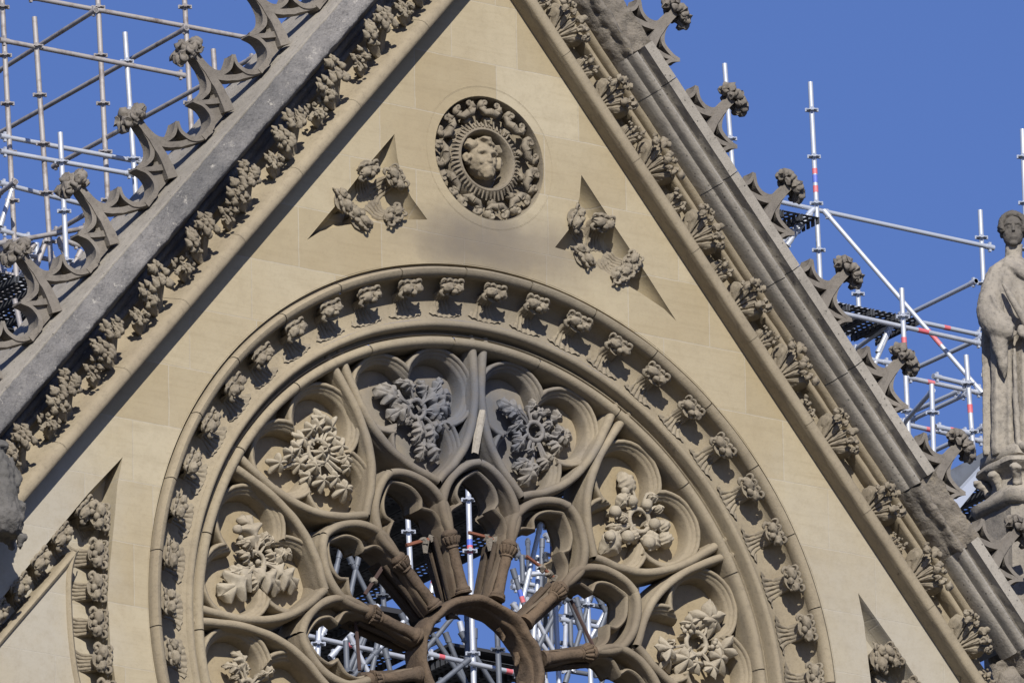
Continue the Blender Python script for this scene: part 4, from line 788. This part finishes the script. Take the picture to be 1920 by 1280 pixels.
# ------------------------------------------------------------------ statue and its pedestal
def statue():
    root = empty('statue', (5.79, .62, 2.86+H), 'grey stone statue of a robed man holding a scroll, standing on the pinnacle at right', 'statue')
    mb = MB(); rows = []; nA = 72
    prof = [(0.0, .31, .23), (.06, .32, .245), (.3, .31, .24), (.6, .30, .235), (.9, .30, .24), (1.1, .30, .24), (1.3, .30, .235), (1.45, .29, .22), (1.54, .26, .19), (1.60, .21, .16), (1.645, .14, .12), (1.68, .085, .09)]
    pr = []
    for i in range(len(prof)-1):
        for k in range(5): f = k/5; pr.append(tuple(prof[i][j]*(1-f)+prof[i+1][j]*f for j in range(3)))
    pr.append(prof[-1])
    for h, rx, rz in pr:
        row = []; amt = max(0, min(1, (1.45-h)/.5))
        for j in range(nA):
            t = 2*pi*j/nA
            fold = (.020*sin(7*t+.35*h+1.2)+.045*abs(sin(6*t+.12*sin(2*h)))**1.2+.014*sin(17*t+.6*h)-.03)*amt
            fold += .012*sin(9*t+4*h)*(1-amt)
            row.append(((rx+fold)*cos(t), h+.02*sin(6*t)*(h < .1), (rz+fold)*sin(t)))
        rows.append(row)
    mb.grid(rows, closed_v=True, caps=True)
    # arms, sleeves
    mb.tube(cr([(-.20, 1.5, .02), (-.28, 1.33, .05), (-.33, 1.13, .10), (-.30, 1.0, .2), (-.22, .96, .28)], 4), [.085, .09, .095, .10, .105, .11, .115, .12, .122, .122, .12, .115, .11, .1, .09, .075, .06], 14)
    mb.tube(cr([(-.29, 1.05, .18), (-.30, .88, .18), (-.28, .72, .19), (-.25, .6, .17)], 4), [.10, .10, .09, .085, .08, .07, .06, .05, .045, .04, .03, .02, .01], 10)
    mb.tube(cr([(.20, 1.5, .02), (.28, 1.35, .05), (.31, 1.2, .1), (.30, 1.12, .22), (.18, 1.15, .3)], 4), [.1, .11, .12, .12, .12, .125, .12, .12, .12, .11, .1, .1, .09, .08, .07, .06, .05], 14)
    for i in range(5):
        mb.tube(cr([(-.37+.03*i, 1.28-.06*i, .17), (-.34+.02*i, 1.14-.05*i, .235), (-.24+.01*i, 1.06-.03*i, .29)], 4), [.012, .018, .02, .022, .022, .02, .018, .015, .01], 6)
    mb.tube(cr([(-.16, 1.585, .10), (-.09, 1.51, .21), (0.02, 1.45, .255), (.12, 1.50, .21), (.17, 1.59, .10)], 4), [.04, .042, .044, .045, .046, .046, .046, .046, .046, .046, .046, .046, .045, .044, .042, .04, .038], 8)
    mb.tube(cr([(-.13, 1.63, .06), (-.07, 1.56, .16), (0.02, 1.51, .2), (.1, 1.56, .16), (.14, 1.63, .06)], 4), .03, 8)
    mb.tube([(0, 1.6, 0), (0, 1.72, .01), (.0, 1.80, .02)], [.085, .075, .078], 14)
    for x, z in ((-.18, .17), (.02, .24), (.2, .18)):
        mb.tube(cr([(x, .85, z+.06), (x-.01, .45, z+.07), (x, .03, z+.08)], 5), [.012]+[.02]*4+[.028]*6, 8)
    # hand
    hx_, hy_, hz_ = -.13, .955, .335
    mb.blob((hx_-.03, hy_+.01, hz_-.01), (.055, .06, .035))
    for i in range(4):
        x = hx_-.045+.024*i; ln = (.085, .1, .105, .09)[i]
        mb.tube(cr([(x, hy_, hz_+.01), (x+.012, hy_-.035, hz_+.03), (x+.022, hy_-ln*.8, hz_+.02), (x+.028, hy_-ln, hz_)], 3), [.0125]*8+[.009, .006], 7)
    mb.tube(cr([(hx_+.03, hy_+.03, hz_), (hx_+.055, hy_+.01, hz_+.025), (hx_+.06, hy_-.03, hz_+.03)], 3), [.014, .014, .013, .013, .012, .011, .009], 7)
    # shoes
    mb.blob((.03, .02, .31), (.06, .05, .1)); mb.blob((-.14, .02, .28), (.06, .05, .1))
    body = remesh(mb, .0105, 1, .006, 18)
    link('body', body, M_statue, root)
    # head
    hb = MB(); c = Vector((.0, 1.90, .03))
    hb.blob((c.x, c.y+.02, c.z-.01), (.105, .128, .115), 3); hb.blob((c.x, c.y-.055, c.z+.03), (.088, .088, .085), 3)
    hb.tube([(c.x, c.y+.02, c.z+.098), (c.x, c.y-.015, c.z+.118), (c.x, c.y-.035, c.z+.128)], [.011, .014, .018], 8)
    hb.blob((c.x, c.y-.122, c.z+.08), (.04, .025, .032)); hb.blob((c.x, c.y-.078, c.z+.108), (.03, .008, .014)); hb.blob((c.x, c.y-.092, c.z+.1), (.026, .009, .014))
    for sx in (-1, 1):
        hb.tube([(c.x+sx*.012, c.y+.035, c.z+.105), (c.x+sx*.045, c.y+.042, c.z+.098), (c.x+sx*.075, c.y+.03, c.z+.07)], .012, 7)
        hb.blob((c.x+sx*.098, c.y-.02, c.z-.01), (.016, .035, .025)); hb.blob((c.x+sx*.05, c.y-.04, c.z+.07), (.03, .03, .03)); hb.blob((c.x+sx*.038, c.y+.012, c.z+.092), (.016, .01, .012))
    hmesh = remesh(hb, .0055, 2)
    for v in hmesh.vertices:
        for sx in (-1, 1):
            dd = ((v.co.x-c.x-sx*.038)/.022)**2+((v.co.y-c.y-.018)/.014)**2
            if v.co.z > c.z+.04: v.co.z -= .007*math.exp(-dd*1.0)*(1-math.exp(-dd*3))
    ho = link('head', hmesh, M_head, root, Matrix.Translation((.0, 0, 0)) @ Matrix.Rotation(R(-32), 4, 'Y') @ Matrix.Translation((0, 0, 0)))
    hr = MB()
    for i in range(26):
        t = pi*(i/25)*1.3-.15*pi; 
        hr.blob((c.x+.10*cos(t), c.y+.045+.085*sin(t)*1.0, c.z+.035-.0*abs(cos(t))), (.03, .034, .05), 2, .3, 6, i)
    for i in range(60):
        rnd = random.Random(i); a1 = rnd.uniform(0, pi); a2 = rnd.uniform(pi*.0, pi)
        x, y, z = cos(a1)*.1, abs(sin(a1))*.11+.03, -abs(sin(a2))*.11+.02
        hr.blob((c.x+x, c.y+y*.95, c.z+z), .035, 1, .3, 6, i)
    link('hair', remesh(hr, .007, 2, .004, 40), M_head, ho)
    sc2 = MB(); sc2.tube([(-.285, 1.36, .235), (-.25, 1.27, .275), (-.18, 1.12, .325), (-.11, .98, .355), (-.06, .88, .36)], [.012, .028, .034, .03, .012], 12)
    link('scroll', sc2.mesh(angle=60, rough=.003), M_statue, root)
    root.scale = (.98, 1.09, 1.0); return root
st_ = statue()
ped = empty('pinnacle', (5.83, .62, -2+H), 'square stone pinnacle with a carved leafy capital under the statue', 'pinnacle')
def sq(mb, loops, n=10, kx=.84):
    rows = []
    for y, hf, rd in loops:
        hf *= kx
        row = []
        for k in range(4*n):
            t = 2*pi*(k+.5)/(4*n); cx_, sx_ = cos(t), sin(t); m_ = max(abs(cx_), abs(sx_)); kk = hf*((1-rd)/m_+rd)
            row.append((kk*cx_*1.0, y, kk*sx_))
        rows.append(row)
    mb.grid(rows, closed_v=True, caps=True)
mb = MB(); sq(mb, [(4.36, .36, .1), (4.38, .41, .15), (4.42, .43, .1), (4.47, .425, .1), (4.50, .38, .3), (4.56, .32, .7), (4.64, .30, .8), (4.70, .32, .7), (4.72, .37, .4), (4.75, .40, .3), (4.79, .39, .3), (4.81, .36, .5), (4.87, .33, .8)])
link('capital', mb.mesh(angle=50, rough=.012, rs=9), M_statue, ped)
for k in range(8):
    mb = MB(); t = R(45*k); x, z = cos(t), sin(t); kk = .96 if k % 2 else .78
    mb.tube(cr([(x*.3*kk, 4.56, z*.3*kk), (x*.33*kk, 4.63, z*.33*kk), (x*.40*kk, 4.69, z*.40*kk), (x*.41*kk, 4.655, z*.41*kk)], 4), [.05, .05, .05, .05, .05, .055, .055, .055, .055, .05, .045, .04, .03], 8, flat=.7)
    mb.blob((x*.40*kk, 4.685, z*.40*kk), (.055, .035, .055), 2, .6, 8, k)
    link('capital_leaf', remesh(mb, .014, 1, .01, 20), M_statue, ped)
mb = MB(); sq(mb, [(4.80, .36, .6), (4.82, .39, .6), (4.90, .385, .7), (4.97, .31, .85), (5.0, .2, 1)]); 
link('statue_base', mb.mesh(angle=70, rough=.03, rs=6), M_statue, ped)
mb = MB(); sq(mb, [(0, .36, .02), (1.9, .36, .02), (2.6, .36, .02), (4.40, .36, .02)], 6); link('shaft', mb.mesh(angle=40), M_statue, ped)
# masonry mass at the foot of the right slope
mb = MB(); mb.poly([[(4.95, -1.6), (6.9, -1.6), (6.9, 1.3), (6.2, 1.6), (5.75, 1.05), (5.45, .80), (5.2, .55), (5.0, .2)]], .13, -.25)
bt = empty('buttress', (0, 0, H), 'rough weathered stone buttress at the lower right foot of the gable', 'buttress')
mbb = MB()
for i in range(30):
    rnd = random.Random(i); mbb.blob((rnd.uniform(5.1, 6.8), rnd.uniform(-1.4, .95), .05), (rnd.uniform(.2, .35), rnd.uniform(.15, .3), .12), 2, .3, 5, i)
mbb.v += []; base = len(mbb.v); mbb.add(mb.v, mb.f)
link('rubble_face', remesh(mbb, .03, 1, .035, 6), M_broken, bt)
# weathered sculpture at the left edge
fr_ = empty('gargoyle', (-5.10, -.45, .05+H), 'dark grey weathered stone gargoyle stump at the left edge, before the gable', 'gargoyle')
mb = MB(); mb.tube(cr([(-.1, .8, 0), (-.08, .6, 0), (-.06, .4, .02), (-.05, .2, .03), (-.04, .05, .02)], 4), [.10, .12, .15, .17, .18, .185, .185, .185, .185, .19, .2, .21, .22, .22, .21, .2, .16], 14)
mb.blob((-.06, .8, 0), (.12, .09, .12), 2, .5); mb.tube([(.05, .72, .02), (.1, .55, .08), (.08, .42, .1)], [.05, .055, .04], 8)
for i in range(26):
    rnd = random.Random(i+5); mb.blob((rnd.uniform(-.2, .14), rnd.uniform(.02, .3), rnd.uniform(-.05, .16)), (.045, .07, .045), 2, .8, 9, i)
mb.tube([(-.05, .3, .0), (-.05, .2, -.5)], [.14, .16], 10)
link('body', remesh(mb, .014, 1, .018, 16), stone('gargoyle_stone', (.20, .19, .175), (.15, .145, .135), (.08, .078, .075), .6, .6, 50), fr_)

# ------------------------------------------------------------------ scaffolding
def scaffold(name, spec, label, mat, loc, tapes=(), flange=.5, mats=None):
    root = empty(name, (loc[0], -loc[2], loc[1]+H), label, 'scaffolding'); L = Vector(loc)
    def rel(q): return Vector(q)-L
    rnd = random.Random(3); k = 0
    nodes_ = []
    for kind, lst in spec.items():
        for i, (p0, p1) in enumerate(lst):
            a_, b_ = rel(p0), rel(p1); d = b_-a_; ln = d.length; dn = d.normalized(); mb = MB()
            mm = mat if not mats else mats[rnd.randrange(len(mats))]
            if name == 'scaffold_tower' and spec is SC_MID and (kind == 'brace' and i > 23 or kind == 'ledger' and i > 6): mm = M_dkst if i % 4 else M_galv
            r_ = {'pole': .0265, 'ledger': .0245, 'transom': .0245, 'brace': .0245}[kind]
            sd = dn.cross(Vector((0, 0, 1))).normalized() if abs(dn.z) < .95 else Vector((1, 0, 0))
            mb.tube([a_, b_], r_, 12, upv=(.03, .1, 1))
            if kind == 'pole':
                mb.tube([a_, a_+dn*.22], r_*.86, 12, upv=(.03, .1, 1)); s_ = .3
                while s_ < ln:
                    c0 = a_+dn*s_; mb.tube([c0-dn*.006, c0+dn*.006], .062, 8, upv=(.03, .1, 1))
                    for q in range(4):
                        t = q*pi/2+.5; ex = Vector((cos(t), 0, sin(t)))*.055; mb.tube([c0+ex-dn*.018, c0+ex+dn*.018], .016, 6)
                    s_ += flange
            else:
                for e, sg in ((a_, 1), (b_, -1)):
                    mb.tube([e, e+dn*sg*.10], .030, 8, upv=(.03, .1, 1)); mb.box(e+dn*sg*.05, (.025, .10, .03))
            o = link({'pole': 'pole', 'ledger': 'ledger', 'transom': 'transom', 'brace': 'brace'}[kind], mb.mesh(angle=50), mm, root)
            for (tk, ti, f0, f1, col) in tapes:
                if tk == kind and ti == i:
                    m2 = MB(); m2.tube([a_+d*f0, a_+d*f1], r_*1.05, 12, upv=(.03, .1, 1)); link('marking_band', m2.mesh(angle=50), M_red if col == 'r' else M_blue, o)
    return root, L
def deck(root, L, c, size, mat, name='deck', tilt=0, planks=0):
    """a platform: u and w extents, lying at height v; origin at its centre"""
    cu, cv, cw = Vector(c)-L
    if planks:
        wd_ = size[0]/planks
        for i in range(planks):
            mb = MB(); mb.box((0, 0, 0), (wd_*.9, .004, size[2])); mb.box((-wd_*.44, -.03, 0), (.012, .07, size[2])); mb.box((wd_*.44, -.03, 0), (.012, .07, size[2]))
            link(name, mb.mesh(angle=30), mat, root, Matrix.Translation((cu-size[0]/2+wd_*(i+.5), cv, cw)))
    else:
        mb = MB(); mb.box((0, 0, 0), size); link(name, mb.mesh(angle=30), mat, root, Matrix.Translation((cu, cv, cw)))
sl, LL_ = scaffold('scaffold_tower', SC_LEFT, 'dirty grey tubular scaffolding rising behind the left slope of the gable', M_old, (9, 4, -20), mats=[M_old, M_old, M_old, M_galv])
tp = [('pole', 1, .48, .51, 'r'), ('pole', 1, .43, .465, 'b'), ('pole', 1, .40, .425, 'r'), ('pole', 3, .32, .38, 'r'), ('ledger', 1, .74, .78, 'r'), ('ledger', 2, .56, .63, 'r'), ('brace', 0, .66, .74, 'r'), ('ledger', 3, .27, .36, 'r'), ('ledger', 4, .33, .43, 'r'), ('pole', 6, .48, .56, 'r'), ('ledger', 6, .42, .55, 'r')]
sr, LR_ = scaffold('scaffold_tower', SC_RIGHT, 'pale galvanised scaffolding with red bands standing behind the right slope and the statue', M_galvw, (18, 5, -20), tp, mats=[M_galvw, M_galvw, M_galvw, M_galv])
tm = [('pole', 0, .30, .325, 'b'), ('pole', 0, .325, .36, 'r'), ('brace', 5, .55, .67, 'r'), ('brace', 5, .42, .55, 'b'), ('ledger', 0, .42, .46, 'r'), ('brace', 4, .5, .8, 'r'), ('pole', 4, .12, .17, 'b'), ('pole', 4, .17, .21, 'r'), ('ledger', 1, .12, .18, 'r'), ('ledger', 1, .84, .92, 'r')]
sm, LM_ = scaffold('scaffold_tower', SC_MID, 'scaffold seen through the rose, white poles under dark perforated platforms', M_galv, (11, 2, -17), tm, mats=[M_galvw, M_galv, M_dkst, M_dkst])
# platforms
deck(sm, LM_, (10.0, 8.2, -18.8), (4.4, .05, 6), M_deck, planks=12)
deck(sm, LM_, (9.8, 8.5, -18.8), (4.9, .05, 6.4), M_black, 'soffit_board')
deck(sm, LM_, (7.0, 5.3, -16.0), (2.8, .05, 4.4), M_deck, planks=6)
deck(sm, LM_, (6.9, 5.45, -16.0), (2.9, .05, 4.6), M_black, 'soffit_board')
deck(sl, LL_, (7.0, 9.9, -19.5), (1.6, .05, 2.4), M_deck, planks=5)
deck(sl, LL_, (7.1, 9.35, -19.5), (1.5, .05, 2.4), M_deck, planks=5)
deck(sr, LR_, (17.6, 11.9, -20.2), (1.2, .05, .8), M_deck, planks=4)
deck(sr, LR_, (16.6, 12.75, -20.2), (.7, .05, .9), M_deck, planks=3)
deck(sr, LR_, (18.9, 9.9, -20), (1.6, .05, 3), M_deck, planks=5)
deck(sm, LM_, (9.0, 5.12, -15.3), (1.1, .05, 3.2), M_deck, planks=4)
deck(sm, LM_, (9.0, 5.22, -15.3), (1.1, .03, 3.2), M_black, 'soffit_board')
def sheet(pts, w, th, name, mat):
    mb = MB(); mb.poly([[(q[0]-LR_[0], q[1]-LR_[1]) for q in pts]], w-LR_[2], w-th-LR_[2]); link(name, mb.mesh(angle=30), mat, sr)
sheet(SHEET, -18, .06, 'roof_sheet', M_dkst)
sheet(BEAM, -17.8, .12, 'white_beam', M_galvw)
